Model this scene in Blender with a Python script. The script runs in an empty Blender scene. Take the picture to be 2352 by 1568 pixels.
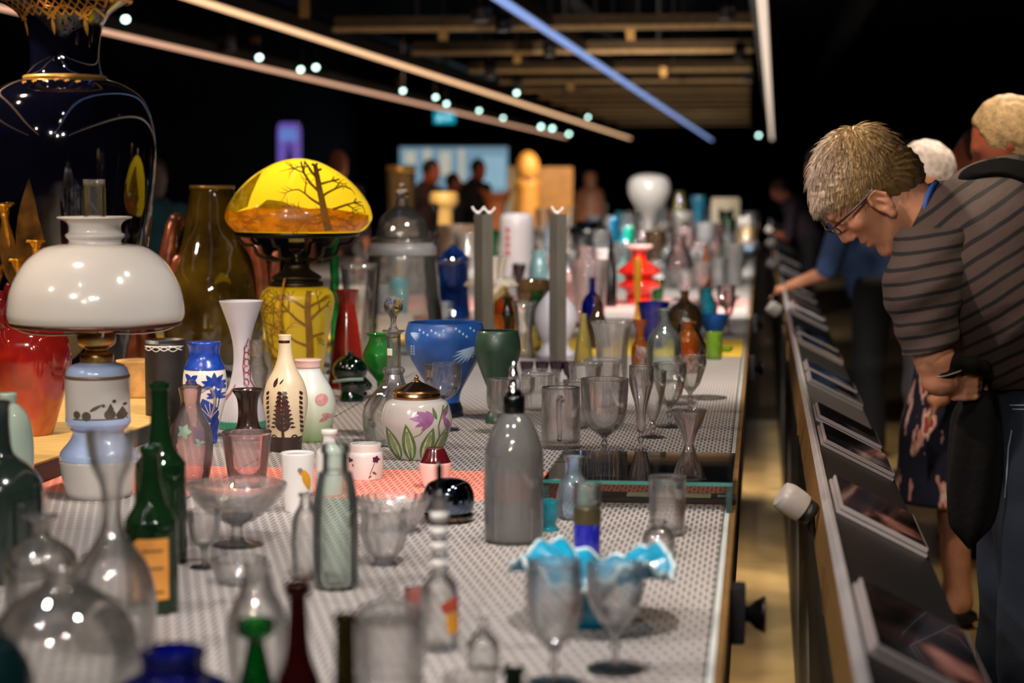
import bpy, bmesh, math, random
import numpy as np
from mathutils import Vector, Matrix, noise

sc = bpy.context.scene
COL = sc.collection
# ---------------------------------------------------------------- camera
F = 2352*70/36.0                      # focal length in pixels of the 2352x1568 frame
CAM = Vector((0.0, 0.0, 1.53))
PITCH = math.atan(369/F)
YAW = math.atan(574/F*math.cos(PITCH))
cd = bpy.data.cameras.new('camera'); cam = bpy.data.objects.new('camera', cd); COL.objects.link(cam)
cd.sensor_width = 36; cd.lens = 70; cd.clip_start = .05; cd.clip_end = 200
cam.location = CAM; cam.rotation_euler = (math.pi/2-PITCH, 0, YAW)
cd.dof.use_dof = True; cd.dof.focus_distance = 4.55; cd.dof.aperture_fstop = 2.9; cd.dof.aperture_blades = 9
sc.camera = cam
# ---------------------------------------------------------------- world, lights, exposure
w = bpy.data.worlds.new('world'); sc.world = w; w.use_nodes = True
w.node_tree.nodes['Background'].inputs[0].default_value = (.10, .16, .35, 1)
w.node_tree.nodes['Background'].inputs[1].default_value = .02
sc.view_settings.view_transform = 'Standard'; sc.view_settings.look = 'None'
sc.view_settings.exposure = 1.2; sc.view_settings.gamma = 1.0; sc.view_settings.use_curve_mapping = False
cy = sc.cycles
cy.use_denoising = True; cy.max_bounces = 9; cy.transparent_max_bounces = 40; cy.transmission_bounces = 8
cy.glossy_bounces = 4; cy.diffuse_bounces = 3; cy.sample_clamp_indirect = 6.0; cy.caustics_refractive = False; cy.caustics_reflective = False
WARM = (1.0, .80, .60); NEUT = (1.0, .93, .86)
def spot(x, y, z, tx, ty, tz, power, ang, col, blend=.6, size=.055):
    d = bpy.data.lights.new('track_or_added_spot', 'SPOT'); o = bpy.data.objects.new('track_or_added_spot', d); COL.objects.link(o)
    o.location = (x, y, z); o.rotation_euler = (Vector((tx, ty, tz))-Vector((x, y, z))).to_track_quat('-Z', 'Y').to_euler()
    d.energy = power*1.0; d.spot_size = math.radians(ang); d.spot_blend = blend; d.color = col; d.shadow_soft_size = size
    return o
# track spotlights over the display table (the rig's lamps), near to far
for a in [(-.25,2.2,2.75, -.35,2.9,.9, 55,60,NEUT), (-1.5,2.3,2.75, -.75,3.0,.9, 60,60,NEUT),
          (-.1,3.6,2.75, -.55,4.3,.9, 75,62,NEUT), (-1.6,3.4,2.75, -1.1,4.6,.95, 85,60,WARM),
          (-2.7,5.2,2.75, -1.5,5.4,1.0, 80,60,WARM), (-.2,5.6,2.75, -.7,6.4,.9, 80,62,NEUT),
          (-1.4,8.0,2.40, -1.6,8.6,.9, 110,70,WARM), (-.2,9.0,2.40, -.5,10.0,.9, 130,68,NEUT),
          (-1.4,12.5,2.40, -1.2,13.5,.9, 180,76,NEUT), (-2.6,16,2.40, -2.2,17.5,.9, 190,78,WARM),
          (-.4,18,2.40, -.8,19.5,.9, 200,78,NEUT), (-2.4,24,2.40, -2.2,26,.9, 150,80,WARM), (-.5,27,2.40, -.8,29,.9, 240,80,NEUT),
          (-.55,4.9,2.6, .5,4.25,1.2, 52,46,WARM), (-1.0,3.4,2.6, .3,4.3,1.35, 52,40,(1,.80,.70)),  # two spots added to brighten the bending man, like light off the table
          # lamps of the tracks behind and above the viewer, and over the aisle
          (-.5,.4,2.75, -.8,4.4,1.05, 62,44,NEUT), (-1.9,.9,2.75, -1.5,5.2,1.25, 62,46,NEUT), (-1.0,-.6,2.75, -1.3,3.4,1.1, 45,50,WARM), (-.3,3.4,2.4, -.7,9.5,.95, 130,24,NEUT), (-1.8,6.6,2.4, -1.9,14.0,1.0, 170,20,WARM), (-.7,12.0,2.4, -.9,20.0,.95, 260,15,NEUT), (-2.2,15,2.4, -2.6,25,1.2, 110,14,WARM),
          # added unseen lamps under the table edge, brightening the floor gap
          (-.11,2.6,.60, .06,2.75,0, 9,120,WARM), (-.11,3.5,.60, .06,3.65,0, 9,120,WARM), (-.11,4.5,.60, .06,4.7,0, 9,120,WARM), (-.11,5.8,.60, .06,6.0,0, 10,120,WARM), (-.11,7.6,.60, .06,7.8,0, 12,120,WARM), (-.11,10,.60, .06,10.2,0, 14,120,WARM),
          (-1.2,7.5,2.30, -1.3,14.0,2.60, 30,40,WARM), (-1.0,13,2.30, -1.3,22.0,2.62, 40,44,WARM),  # two unseen spots added to graze and brighten the ceiling crossbars
          (.45,5.4,2.95, .85,6.6,1.6, 60,50,WARM), (.9,7.5,3.2, .65,6.8,.9, 85,60,WARM), (.9,11,3.2, .4,11,.5, 60,70,WARM), (.75,3.0,3.3, .2,3.6,.2, 42,46,WARM),
          (-3.6,19,3.0, -3.9,21.5,1.3, 60,70,(1,.55,.35))]:
    spot(*a)
for i in range(22):                                                # small lamps along the tracks, added for more glints in the glass
    xx = (-.12, -1.5, -3.0)[i % 3]; yy = .6+i*.85
    spot(xx, yy, 2.72 if yy < 11 else 2.42, xx*.75-.25, yy+1.3, .9, 15+yy*.3, 78, (NEUT, (1, .97, .95), WARM)[i % 3], .4, .035)

# ---------------------------------------------------------------- helpers
FWD = Vector((-math.sin(YAW)*math.cos(PITCH), math.cos(YAW)*math.cos(PITCH), -math.sin(PITCH)))
RGT = Vector((math.cos(YAW), math.sin(YAW), 0)); UPV = RGT.cross(FWD)
TZ = .90                                                        # table top height
def ray(x, y): return FWD + RGT*((x-1176)/F) + UPV*((784-y)/F)
def on_z(x, y, z=TZ):
    d = ray(x, y); t = (z-CAM.z)/d.z
    return CAM+d*t, F/t
def on_y(x, y, Y):
    d = ray(x, y); t = Y/d.y
    return CAM+d*t, F/t
def lin(h):
    h = h.lstrip('#'); v = [int(h[i:i+2], 16)/255 for i in (0, 2, 4)]
    return tuple(c/12.92 if c <= .04045 else ((c+.055)/1.055)**2.4 for c in v)
def c4(c): return (*(lin(c) if isinstance(c, str) else c), 1)
MATS = {}
def newmat(name):
    m = bpy.data.materials.new(name); m.use_nodes = True; MATS[name] = m
    return m, m.node_tree.nodes, m.node_tree.links
def noise_col(n, l, c, var, scale, detail=3, coord='Object', stretch=None):
    tc = n.new('ShaderNodeTexCoord'); nz = n.new('ShaderNodeTexNoise'); nz.inputs['Scale'].default_value = scale; nz.inputs['Detail'].default_value = detail
    src = tc.outputs[coord]
    if stretch:
        mp = n.new('ShaderNodeMapping'); mp.inputs['Scale'].default_value = stretch; l.new(src, mp.inputs[0]); src = mp.outputs[0]
    l.new(src, nz.inputs['Vector'])
    r = n.new('ShaderNodeValToRGB'); c = c4(c)
    r.color_ramp.elements[0].position = .3; r.color_ramp.elements[1].position = .7
    r.color_ramp.elements[0].color = tuple(max(0, k*(1-var)) for k in c[:3])+(1,); r.color_ramp.elements[1].color = tuple(min(1, k*(1+var)) for k in c[:3])+(1,)
    l.new(nz.outputs['Fac'], r.inputs[0])
    return r, nz
def pm(name, c, rough=.4, metal=0, var=.12, scale=8, coat=0, bump=0, spec=.5, sss=0, emit=0, stretch=None, bscale=None, sheen=0):
    if name in MATS: return MATS[name]
    m, n, l = newmat(name); b = n['Principled BSDF']
    r, nz = noise_col(n, l, c, var, scale, stretch=stretch)
    l.new(r.outputs[0], b.inputs['Base Color'])
    b.inputs['Roughness'].default_value = rough; b.inputs['Metallic'].default_value = metal
    b.inputs['Specular IOR Level'].default_value = spec; b.inputs['Coat Weight'].default_value = coat; b.inputs['Coat Roughness'].default_value = .03
    b.inputs['Sheen Weight'].default_value = sheen
    if sss: b.inputs['Subsurface Weight'].default_value = sss; b.inputs['Subsurface Radius'].default_value = (.01, .005, .003)
    if emit: l.new(r.outputs[0], b.inputs['Emission Color']); b.inputs['Emission Strength'].default_value = emit
    if bump:
        if bscale:
            nz = n.new('ShaderNodeTexNoise'); nz.inputs['Scale'].default_value = bscale
            tc = n.new('ShaderNodeTexCoord'); l.new(tc.outputs['Object'], nz.inputs['Vector'])
        bp = n.new('ShaderNodeBump'); bp.inputs['Strength'].default_value = bump; bp.inputs['Distance'].default_value = .01
        l.new(nz.outputs['Fac'], bp.inputs['Height']); l.new(bp.outputs[0], b.inputs['Normal'])
    return m
def glow(name, c, strength):
    if name in MATS: return MATS[name]
    m, n, l = newmat(name); n.remove(n['Principled BSDF']); e = n.new('ShaderNodeEmission')
    r, _ = noise_col(n, l, c, .05, 3); l.new(r.outputs[0], e.inputs[0]); e.inputs[1].default_value = strength
    l.new(e.outputs[0], n['Material Output'].inputs[0]); return m
def tg(name, tint=(.95, .95, .95), edge=(.45, .45, .47), body=.05, bodyc=(.8, .8, .82), rough=.02, ior=1.5, gl=1.0, bump=0, bscale=40, eb=.28, gmax=1.0):
    """thin walled glass: clear seen square on, darker where the wall is seen edge on, Fresnel reflections, a faint cloudy body"""
    if name in MATS: return MATS[name]
    m, n, l = newmat(name); n.remove(n['Principled BSDF'])
    lw = n.new('ShaderNodeLayerWeight'); lw.inputs['Blend'].default_value = eb
    mx = n.new('ShaderNodeMix'); mx.data_type = 'RGBA'; mx.inputs['A'].default_value = (*tint, 1); mx.inputs['B'].default_value = (*edge, 1)
    l.new(lw.outputs['Facing'], mx.inputs['Factor'])
    tr = n.new('ShaderNodeBsdfTransparent'); l.new(mx.outputs['Result'], tr.inputs[0])
    df = n.new('ShaderNodeBsdfDiffuse'); r, nz = noise_col(n, l, bodyc, .12, 15); l.new(r.outputs[0], df.inputs[0])
    m1 = n.new('ShaderNodeMixShader'); m1.inputs[0].default_value = body; l.new(tr.outputs[0], m1.inputs[1]); l.new(df.outputs[0], m1.inputs[2])
    g = n.new('ShaderNodeBsdfGlossy'); g.inputs['Roughness'].default_value = rough
    fr = n.new('ShaderNodeFresnel'); fr.inputs['IOR'].default_value = ior
    ml = n.new('ShaderNodeMath'); ml.operation = 'MULTIPLY'; ml.inputs[1].default_value = gl; ml.use_clamp = True; l.new(fr.outputs[0], ml.inputs[0])
    mn = n.new('ShaderNodeMath'); mn.operation = 'MINIMUM'; mn.inputs[1].default_value = gmax; l.new(ml.outputs[0], mn.inputs[0])
    m2 = n.new('ShaderNodeMixShader'); l.new(mn.outputs[0], m2.inputs[0]); l.new(m1.outputs[0], m2.inputs[1]); l.new(g.outputs[0], m2.inputs[2])
    if bump:
        nz = n.new('ShaderNodeTexNoise'); nz.inputs['Scale'].default_value = bscale; tc = n.new('ShaderNodeTexCoord'); l.new(tc.outputs['Object'], nz.inputs['Vector'])
        bp = n.new('ShaderNodeBump'); bp.inputs['Strength'].default_value = bump; bp.inputs['Distance'].default_value = .004
        l.new(nz.outputs['Fac'], bp.inputs['Height']); l.new(bp.outputs[0], g.inputs['Normal']); l.new(bp.outputs[0], fr.inputs['Normal'])
    l.new(m2.outputs[0], n['Material Output'].inputs[0]); return m
def transl(name, c, var=.12, scale=8, t=.5):
    """cased lamp glass that lets light glow through"""
    m, n, l = newmat(name); n.remove(n['Principled BSDF']); r, _ = noise_col(n, l, c, var, scale)
    d = n.new('ShaderNodeBsdfDiffuse'); tr = n.new('ShaderNodeBsdfTranslucent'); l.new(r.outputs[0], d.inputs[0]); l.new(r.outputs[0], tr.inputs[0])
    m1 = n.new('ShaderNodeMixShader'); m1.inputs[0].default_value = t; l.new(d.outputs[0], m1.inputs[1]); l.new(tr.outputs[0], m1.inputs[2])
    g = n.new('ShaderNodeBsdfGlossy'); g.inputs['Roughness'].default_value = .12; fr = n.new('ShaderNodeFresnel'); fr.inputs['IOR'].default_value = 1.4
    m2 = n.new('ShaderNodeMixShader'); l.new(fr.outputs[0], m2.inputs[0]); l.new(m1.outputs[0], m2.inputs[1]); l.new(g.outputs[0], m2.inputs[2]); l.new(m2.outputs[0], n['Material Output'].inputs[0]); return m
def rg(name, c=(.97, .97, .97), ior=1.5, rough=0.0, thin=.35):
    """solid refracting glass, lightened by a share of straight transmission (light does reach the table through it)"""
    if name in MATS: return MATS[name]
    m, n, l = newmat(name); n.remove(n['Principled BSDF'])
    g = n.new('ShaderNodeBsdfGlass'); r, _ = noise_col(n, l, c, .02, 10); l.new(r.outputs[0], g.inputs['Color'])
    g.inputs['IOR'].default_value = ior; g.inputs['Roughness'].default_value = rough
    t = n.new('ShaderNodeBsdfTransparent'); t.inputs[0].default_value = (*c, 1)
    m1 = n.new('ShaderNodeMixShader'); m1.inputs[0].default_value = thin; l.new(g.outputs[0], m1.inputs[1]); l.new(t.outputs[0], m1.inputs[2])
    l.new(m1.outputs[0], n['Material Output'].inputs[0]); return m

# ---------------------------------------------------------------- mesh builders
def link(name, me, mat, parent=None, smooth=True):
    o = bpy.data.objects.new(name, me); COL.objects.link(o)
    if mat: me.materials.append(mat)
    if parent: o.parent = parent
    if smooth: me.polygons.foreach_set('use_smooth', [True]*len(me.polygons))
    return o
def pydata(name, v, f, mat, parent=None, smooth=True):
    me = bpy.data.meshes.new(name); me.from_pydata([tuple(p) for p in v], [], [tuple(q) for q in f]); me.update()
    return link(name, me, mat, parent, smooth)
def tag(o, label, cat, group=None, kind=None):
    if label: o['label'] = label
    if cat: o['category'] = cat
    if group: o['group'] = group
    if kind: o['kind'] = kind
    return o
def empty(name, loc, rz=0):
    o = bpy.data.objects.new(name, None); COL.objects.link(o); o.location = loc; o.rotation_euler = (0, 0, rz); o.empty_display_size = .05
    return o
def sm(p, n=5):
    """Catmull-Rom through the points; a doubled point is a corner"""
    if n <= 1 or len(p) < 3: return list(p)
    out = []
    for i in range(len(p)-1):
        p0 = p[max(0, i-1)]; p1 = p[i]; p2 = p[i+1]; p3 = p[min(len(p)-1, i+2)]
        if p1 == p2: continue
        for k in range(n):
            t = k/n
            out.append(tuple(.5*((2*b)+(c-a)*t+(2*a-5*b+4*c-d)*t*t+(3*b-a-3*c+d)*t**3) for a, b, c, d in zip(p0, p1, p2, p3)))
    out.append(p[-1]); return out
def lathe(prof, seg=40, wall=0, mod=None, zmod=None, base=None):
    """prof: (r,z) bottom to top in metres"""
    prof = [(max(r, 0), z) for r, z in prof]
    if wall:
        zb = prof[0][1]+(wall if base is None else base)
        inner = [(max(r-wall, 0), max(z, zb)) for r, z in prof if z >= zb or r > wall][::-1]
        inner = [q for q in inner if q[1] >= zb]
        if inner and inner[-1][0] > 0: inner.append((0, zb))
        prof = ([(0, prof[0][1])] if prof[0][0] > 1e-6 else [])+prof+inner
    else:
        if prof[0][0] > 1e-6: prof = [(0, prof[0][1])]+prof
        if prof[-1][0] > 1e-6: prof = prof+[(0, prof[-1][1])]
    v = []; rings = []
    for r, z in prof:
        if r < 1e-6: rings.append([len(v)]); v.append((0, 0, z)); continue
        ids = []
        for k in range(seg):
            th = 2*math.pi*k/seg; rr = r*(mod(th, z) if mod else 1); zz = z+(zmod(th, r, z) if zmod else 0)
            ids.append(len(v)); v.append((rr*math.cos(th), rr*math.sin(th), zz))
        rings.append(ids)
    f = []
    for a, b in zip(rings, rings[1:]):
        if len(a) == 1 and len(b) == 1: continue
        for k in range(seg):
            k2 = (k+1) % seg
            if len(a) == 1: f.append((a[0], b[k2], b[k]))
            elif len(b) == 1: f.append((a[k], a[k2], b[0]))
            else: f.append((a[k], a[k2], b[k2], b[k]))
    return v, f
def tubemesh(pts, rad, seg=10, closed=False):
    pts = [Vector(p) for p in pts]; n = len(pts); rad = [rad]*n if not hasattr(rad, '__len__') else rad
    v = []; f = []; up = None
    for i, p in enumerate(pts):
        if closed: t = pts[(i+1) % n]-pts[i-1]
        else: t = pts[min(i+1, n-1)]-pts[max(i-1, 0)]
        t.normalize()
        if up is None: up = t.orthogonal().normalized()
        up = (up-t*up.dot(t)).normalized(); s = t.cross(up)
        for k in range(seg):
            a = 2*math.pi*k/seg; v.append(p+(up*math.cos(a)+s*math.sin(a))*rad[i])
    for i in range(n if closed else n-1):
        for k in range(seg):
            a = i*seg; b = ((i+1) % n)*seg; k2 = (k+1) % seg
            f.append((a+k, a+k2, b+k2, b+k))
    if not closed: f.append(tuple(range(seg))[::-1]); f.append(tuple(range((n-1)*seg, n*seg)))
    return v, f
def boxmesh(x0, x1, y0, y1, z0, z1, bev=0):
    bm = bmesh.new(); bmesh.ops.create_cube(bm, size=1)
    for q in bm.verts: q.co = Vector(((x0+x1)/2+q.co.x*(x1-x0), (y0+y1)/2+q.co.y*(y1-y0), (z0+z1)/2+q.co.z*(z1-z0)))
    if bev: bmesh.ops.bevel(bm, geom=bm.edges[:], offset=bev, segments=2, affect='EDGES')
    me = bpy.data.meshes.new('box'); bm.to_mesh(me); bm.free(); return me
def box(name, x0, x1, y0, y1, z0, z1, mat, parent=None, bev=0, smooth=False):
    me = boxmesh(x0, x1, y0, y1, z0, z1, bev); me.name = name
    return link(name, me, mat, parent, smooth)
def hull_slab(pts2, thick):
    """extrude a closed outline (list of (x,z)) by thick along y"""
    n = len(pts2); v = [(x, -thick/2, z) for x, z in pts2]+[(x, thick/2, z) for x, z in pts2]
    f = [tuple(range(n)), tuple(range(2*n-1, n-1, -1))]+[(i, i+n, (i+1) % n+n, (i+1) % n) for i in range(n)]
    return v, f

class K:
    """a thing standing at pixel (cx, by); its parts are drawn in the photograph's pixels and scaled to metres at that place"""
    def __init__(s, name, label, cat, cx, by, z=TZ, r0=0, group=None):
        byc = by-r0*(by-415)/F
        p, s.s = on_z(cx, byc, z); s.cx, s.by = cx, byc
        s.e = empty(name, p, YAW); tag(s.e, label, cat, group)
    def P(s, x, y, w=0): return Vector(((x-s.cx)/s.s, w/s.s, (s.by-y)/s.s))
    def pr(s, prof, n=5): return [(r/s.s, max(0, (s.by-y)/s.s)) for r, y in sm(prof, n)]
    def lat(s, part, mat, prof, x=None, w=0, wall=0, seg=40, mod=None, zmod=None, parent=None, n=5, base=None, tilt=0):
        v, f = lathe(s.pr(prof, n), seg, wall/s.s, mod and (lambda th, z: mod(th, s.by-z*s.s)), zmod and (lambda th, r, z: zmod(th, r*s.s, s.by-z*s.s)/s.s), None if base is None else base/s.s)
        o = pydata(part, v, f, mat, parent or s.e)
        if x is not None or w: o.location = (((x if x is not None else s.cx)-s.cx)/s.s, w/s.s, 0)
        if tilt: o.rotation_euler = (0, tilt, 0)
        return o
    def tube(s, part, mat, pts, r, seg=10, closed=False, n=4, parent=None):
        pts = [p if len(p) == 3 else (*p, 0) for p in pts]
        if hasattr(r, '__len__'):
            q = sm([(*p, k) for p, k in zip(pts, r)], n); rad = [k[3]/s.s for k in q]
        else: q = sm(pts, n); rad = r/s.s
        v, f = tubemesh([s.P(*k[:3]) for k in q], rad, seg, closed)
        return pydata(part, v, f, mat, parent or s.e)
    def ell(s, part, mat, c, r, rot=(0, 0, 0), parent=None, seg=24):
        bm = bmesh.new(); bmesh.ops.create_uvsphere(bm, u_segments=seg, v_segments=seg//2, radius=1)
        M = Matrix.Translation(s.P(*c)) @ Matrix.Rotation(rot[1], 4, 'Y') @ Matrix.Rotation(rot[0], 4, 'X') @ Matrix.Diagonal((r[0]/s.s, r[2]/s.s, r[1]/s.s, 1))
        bmesh.ops.transform(bm, matrix=M, verts=bm.verts); me = bpy.data.meshes.new(part); bm.to_mesh(me); bm.free()
        return link(part, me, mat, parent or s.e)
    def slab(s, part, mat, pts, thick, w=0, parent=None, rz=0):
        v, f = hull_slab([((x-s.cx)/s.s, (s.by-y)/s.s) for x, y in pts], thick/s.s)
        R = Matrix.Rotation(rz, 3, 'Z')
        v = [R @ Vector(p)+Vector((0, w/s.s, 0)) for p in v]
        return pydata(part, v, f, mat, parent or s.e, False)
    def decals(s, part, mat, prof, polys, **kw):
        for pl in polys: s.decal(part, mat, prof, [pl], **kw)
    def decal(s, part, mat, prof, polys, off=.7, parent=None, x=None, maxlen=7, n=5):
        """flat painted figures laid on the turned surface, given in image pixels"""
        ps = sm(prof, n); ps = sorted(ps, key=lambda q: q[1]); ys = [q[1] for q in ps]; rs = [q[0] for q in ps]
        cx = s.cx if x is None else x
        bm = bmesh.new()
        for pl in polys:
            vs = [bm.verts.new((q[0], q[1], 0)) for q in pl]
            try: bm.faces.new(vs)
            except ValueError: pass
        bmesh.ops.triangulate(bm, faces=bm.faces[:])
        for _ in range(4):
            e = [q for q in bm.edges if q.calc_length() > maxlen]
            if not e: break
            bmesh.ops.subdivide_edges(bm, edges=e, cuts=1); bmesh.ops.triangulate(bm, faces=[q for q in bm.faces if len(q.verts) > 3])
        for q in bm.verts:
            r = np.interp(q.co.y, ys, rs)+off; dx = max(-r*.985, min(r*.985, q.co.x-cx))
            q.co = Vector(((q.co.x-s.cx if abs(dx) < r*.985 else dx+cx-s.cx)/s.s, -math.sqrt(max(r*r-dx*dx, 0))/s.s, (s.by-q.co.y)/s.s))
        for fc in bm.faces:
            fc.normal_update()
            if fc.normal.y > 0: fc.normal_flip()
        me = bpy.data.meshes.new(part); bm.to_mesh(me); bm.free()
        return link(part, me, mat, parent or s.e)
def V(name, label, cat, cx, by, mat, prof, wall=0, z=TZ, seg=40, mod=None, zmod=None, group=None, n=5, base=None):
    """a thing that is one turned mesh"""
    r0 = prof[0][0] if prof[0][0] else prof[1][0]*.8
    byc = by-r0*(by-415)/F
    p, s = on_z(cx, byc, z)
    v, f = lathe([(r/s, max(0, (byc-y)/s)) for r, y in sm(prof, n)], seg, wall/s, mod and (lambda th, zz: mod(th, byc-zz*s)), zmod and (lambda th, r, zz: zmod(th, r*s, byc-zz*s)/s), None if base is None else base/s)
    o = pydata(name, v, f, mat); o.location = p; o.rotation_euler = (0, 0, YAW)
    return tag(o, label, cat, group)
def ribbon(pts, w0, w1=None):
    """quads along a polyline, width w0 to w1"""
    w1 = w0 if w1 is None else w1; n = len(pts); L = []; R = []
    for i, p in enumerate(pts):
        a = pts[max(0, i-1)]; b = pts[min(n-1, i+1)]; dx, dy = b[0]-a[0], b[1]-a[1]; m = math.hypot(dx, dy) or 1
        ww = (w0+(w1-w0)*i/max(1, n-1))/2
        L.append((p[0]-dy/m*ww, p[1]+dx/m*ww)); R.append((p[0]+dy/m*ww, p[1]-dx/m*ww))
    return [[L[i], L[i+1], R[i+1], R[i]] for i in range(n-1)]
def petal(x, y, a, l, w, k=8, bend=0):
    """leaf outline from (x,y) along angle a (image pixels)"""
    up = []; dn = []
    for i in range(k+1):
        t = i/k; h = w/2*math.sin(math.pi*t**.8)**.9 if 0 < t < 1 else 0; an = a+bend*t
        px, py = x+l*t*math.cos(an), y+l*t*math.sin(an)
        up.append((px-math.sin(an)*h, py+math.cos(an)*h)); dn.append((px+math.sin(an)*h, py-math.cos(an)*h))
    return up+dn[-2:0:-1]
def disc(x, y, r, k=12, ry=None): return [(x+r*math.cos(2*math.pi*i/k), y+(ry or r)*math.sin(2*math.pi*i/k)) for i in range(k)]
def flutes(n, a, y0=-1e9, y1=1e9): return lambda th, y: 1+(a*math.cos(n*th) if y0 <= y <= y1 else 0)
# ================================================================ materials of the setting
def woven(name, hole, bar, rough=.45, metal=.0, lens=.056, pitch=.0088):
    """slotted matting: staggered rows of long holes"""
    m, n, l = newmat(name); b = n['Principled BSDF']
    tc = n.new('ShaderNodeTexCoord'); sx = n.new('ShaderNodeSeparateXYZ'); l.new(tc.outputs['Object'], sx.inputs[0])
    def M(op, a, c=None, e=None):
        q = n.new('ShaderNodeMath'); q.operation = op
        for i, v in enumerate((a, c, e)):
            if v is None: continue
            if isinstance(v, (int, float)): q.inputs[i].default_value = v
            else: l.new(v, q.inputs[i])
        return q.outputs[0]
    u = M('DIVIDE', M('ADD', sx.outputs['X'], 10.0), pitch); row = M('FLOOR', u); fx = M('ABSOLUTE', M('SUBTRACT', M('FRACT', u), .5))
    w_ = M('ADD', M('DIVIDE', M('ADD', sx.outputs['Y'], 10.0), lens), M('MULTIPLY', M('FLOORED_MODULO', row, 2.0), .5)); fy = M('ABSOLUTE', M('SUBTRACT', M('FRACT', w_), .5))
    h = M('MULTIPLY', M('SUBTRACT', 1.0, M('GREATER_THAN', fx, .29)), M('SUBTRACT', 1.0, M('GREATER_THAN', fy, .36)))
    nz = n.new('ShaderNodeTexNoise'); nz.inputs['Scale'].default_value = 2.5; l.new(tc.outputs['Object'], nz.inputs['Vector']); vv = M('MULTIPLY_ADD', nz.outputs['Fac'], .3, .85)
    mx = n.new('ShaderNodeMix'); mx.data_type = 'RGBA'; mx.inputs['A'].default_value = c4(bar); mx.inputs['B'].default_value = c4(hole); l.new(h, mx.inputs['Factor'])
    m2 = n.new('ShaderNodeVectorMath'); m2.operation = 'SCALE'; l.new(mx.outputs['Result'], m2.inputs[0]); l.new(vv, m2.inputs['Scale']); l.new(m2.outputs[0], b.inputs['Base Color']); b.inputs['Roughness'].default_value = rough; b.inputs['Metallic'].default_value = metal
    bp = n.new('ShaderNodeBump'); bp.inputs['Strength'].default_value = .5; bp.inputs['Distance'].default_value = .002; bp.invert = True
    l.new(h, bp.inputs['Height']); l.new(bp.outputs[0], b.inputs['Normal'])
    return m
GREYMAT = woven('grey_woven', '#645f5f', '#b3aca8'); CORALMAT = woven('coral_woven', '#cf6350', '#f4a492', .6)
YELLOWMAT = pm('yellow_mat', '#e3bb3c', .6, var=.06); PINKMAT = woven('pink_woven', '#e39a92', '#f3bdb6', .6); PALEMAT = woven('pale_woven', '#8e8d8e', '#c9c6c4', .5)
BLACK = pm('black_paint', '#0b0b0e', .5, var=.3, scale=3); BLACKGLOSS = pm('black_gloss', '#060606', .2)
NAVY = pm('dark_wall_paint', '#141b2c', .85, var=.2, scale=1.2, spec=.2)
BRASS = pm('brushed_brass', '#b8935c', .32, 1, scale=40, stretch=(1, 30, 1)); WOOD = pm('oiled_wood', '#74542c', .45, var=.25, scale=6, stretch=(30, 2, 30))
STEEL = pm('brushed_steel', '#625c53', .45, .35, var=.15, scale=30, stretch=(1, 1, .2)); ALU = pm('aluminium_edge', '#d9d4d6', .3, .6)
PLYW = pm('pale_plywood', '#c9a765', .5, var=.2, scale=5, stretch=(2, 14, 14))
# ================================================================ room
def structure(o): o['kind'] = 'structure'; return o
floor_e = structure(box('floor', -9, 7, -4, 60, -.06, -.004, pm('concrete_screed', '#4a3a22', .5, var=.3, scale=2)))
FT = pm('floor_tile_glaze', '#9d8659', .28, var=.35, scale=3.2, bump=.04); TM = {}
for i in range(9):
    for j in range(3):
        x0 = -.52+j*.92; y0 = 2.0+i*1.2
        box('floor_tile', x0+.004, x0+.914, y0+.004, y0+1.194, -.0045, 0, FT, floor_e)
structure(box('wall_left', -9.1, -9, -4, 60, 0, 4.4, NAVY)); structure(box('wall_right', 7, 7.1, -4, 60, 0, 4.4, NAVY))
structure(box('wall_back', -9, 7, 60, 60.1, 0, 4.4, NAVY)); structure(box('wall_front', -9, 7, -4.1, -4, 0, 4.4, NAVY))
structure(box('ceiling', -9, 7, -4, 60, 4.4, 4.5, NAVY))
# ================================================================ display table
X0, X1 = -3.3, -.045
tbl = empty('display_table', (-1.6, 17, 0)); tag(tbl, 'very long display table with woven grey, coral and yellow top strips', 'table')
def tpart(o): o.parent = tbl; o.matrix_parent_inverse = Matrix.Translation((1.6, -17, 0)); return o
tpart(box('table_bed', X0, X1, 1.2, 35, .84, .894, BLACK))
def Yat(y, x=1500): return on_z(x, y)[0].y
cuts = [(1.25, Yat(1400), GREYMAT), (Yat(1400), Yat(1243), GREYMAT), (Yat(1243), Yat(1157), GREYMAT), (Yat(1157), Yat(1088), CORALMAT), (Yat(1088), Yat(958), GREYMAT), (Yat(958), Yat(817), GREYMAT),
        (Yat(817), Yat(777), YELLOWMAT), (Yat(777), Yat(716), GREYMAT), (Yat(716), Yat(684), PINKMAT), (Yat(684), Yat(620), PALEMAT), (Yat(620), 19, PALEMAT), (19, 27, PALEMAT), (27, 35, PALEMAT)]
names = {'grey_woven': 'grey_mat_panel', 'coral_woven': 'coral_mat_panel', 'yellow_mat': 'yellow_mat_panel', 'pink_woven': 'pink_mat_panel', 'pale_woven': 'pale_mat_panel'}
for a, b, m in cuts:
    for xa, xb in ((-3.3, -2.21), (-2.21, -1.13), (-1.13, -.065)):
        tpart(box(names[m.name], xa+.0015, xb-.0015, a+.0015, b-.0015, .894, .90, m))
tpart(box('glass_edge_strip', -.064, -.055, 1.25, 34.9, .894, .8996, pm('edge_glass', '#cfd3cf', .12, var=.05)))
tpart(box('brass_trim', -.054, -.044, 1.25, 34.9, .85, .900, WOOD))
tpart(box('side_skirt', -.075, -.05, 1.25, 34.9, .62, .85, BLACK)); tpart(box('side_panel', -.34, -.30, 1.3, 34.5, 0, .84, BLACK)); tpart(box('far_side_panel', -3.05, -3.0, 1.3, 34.5, 0, .84, BLACK))
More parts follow.
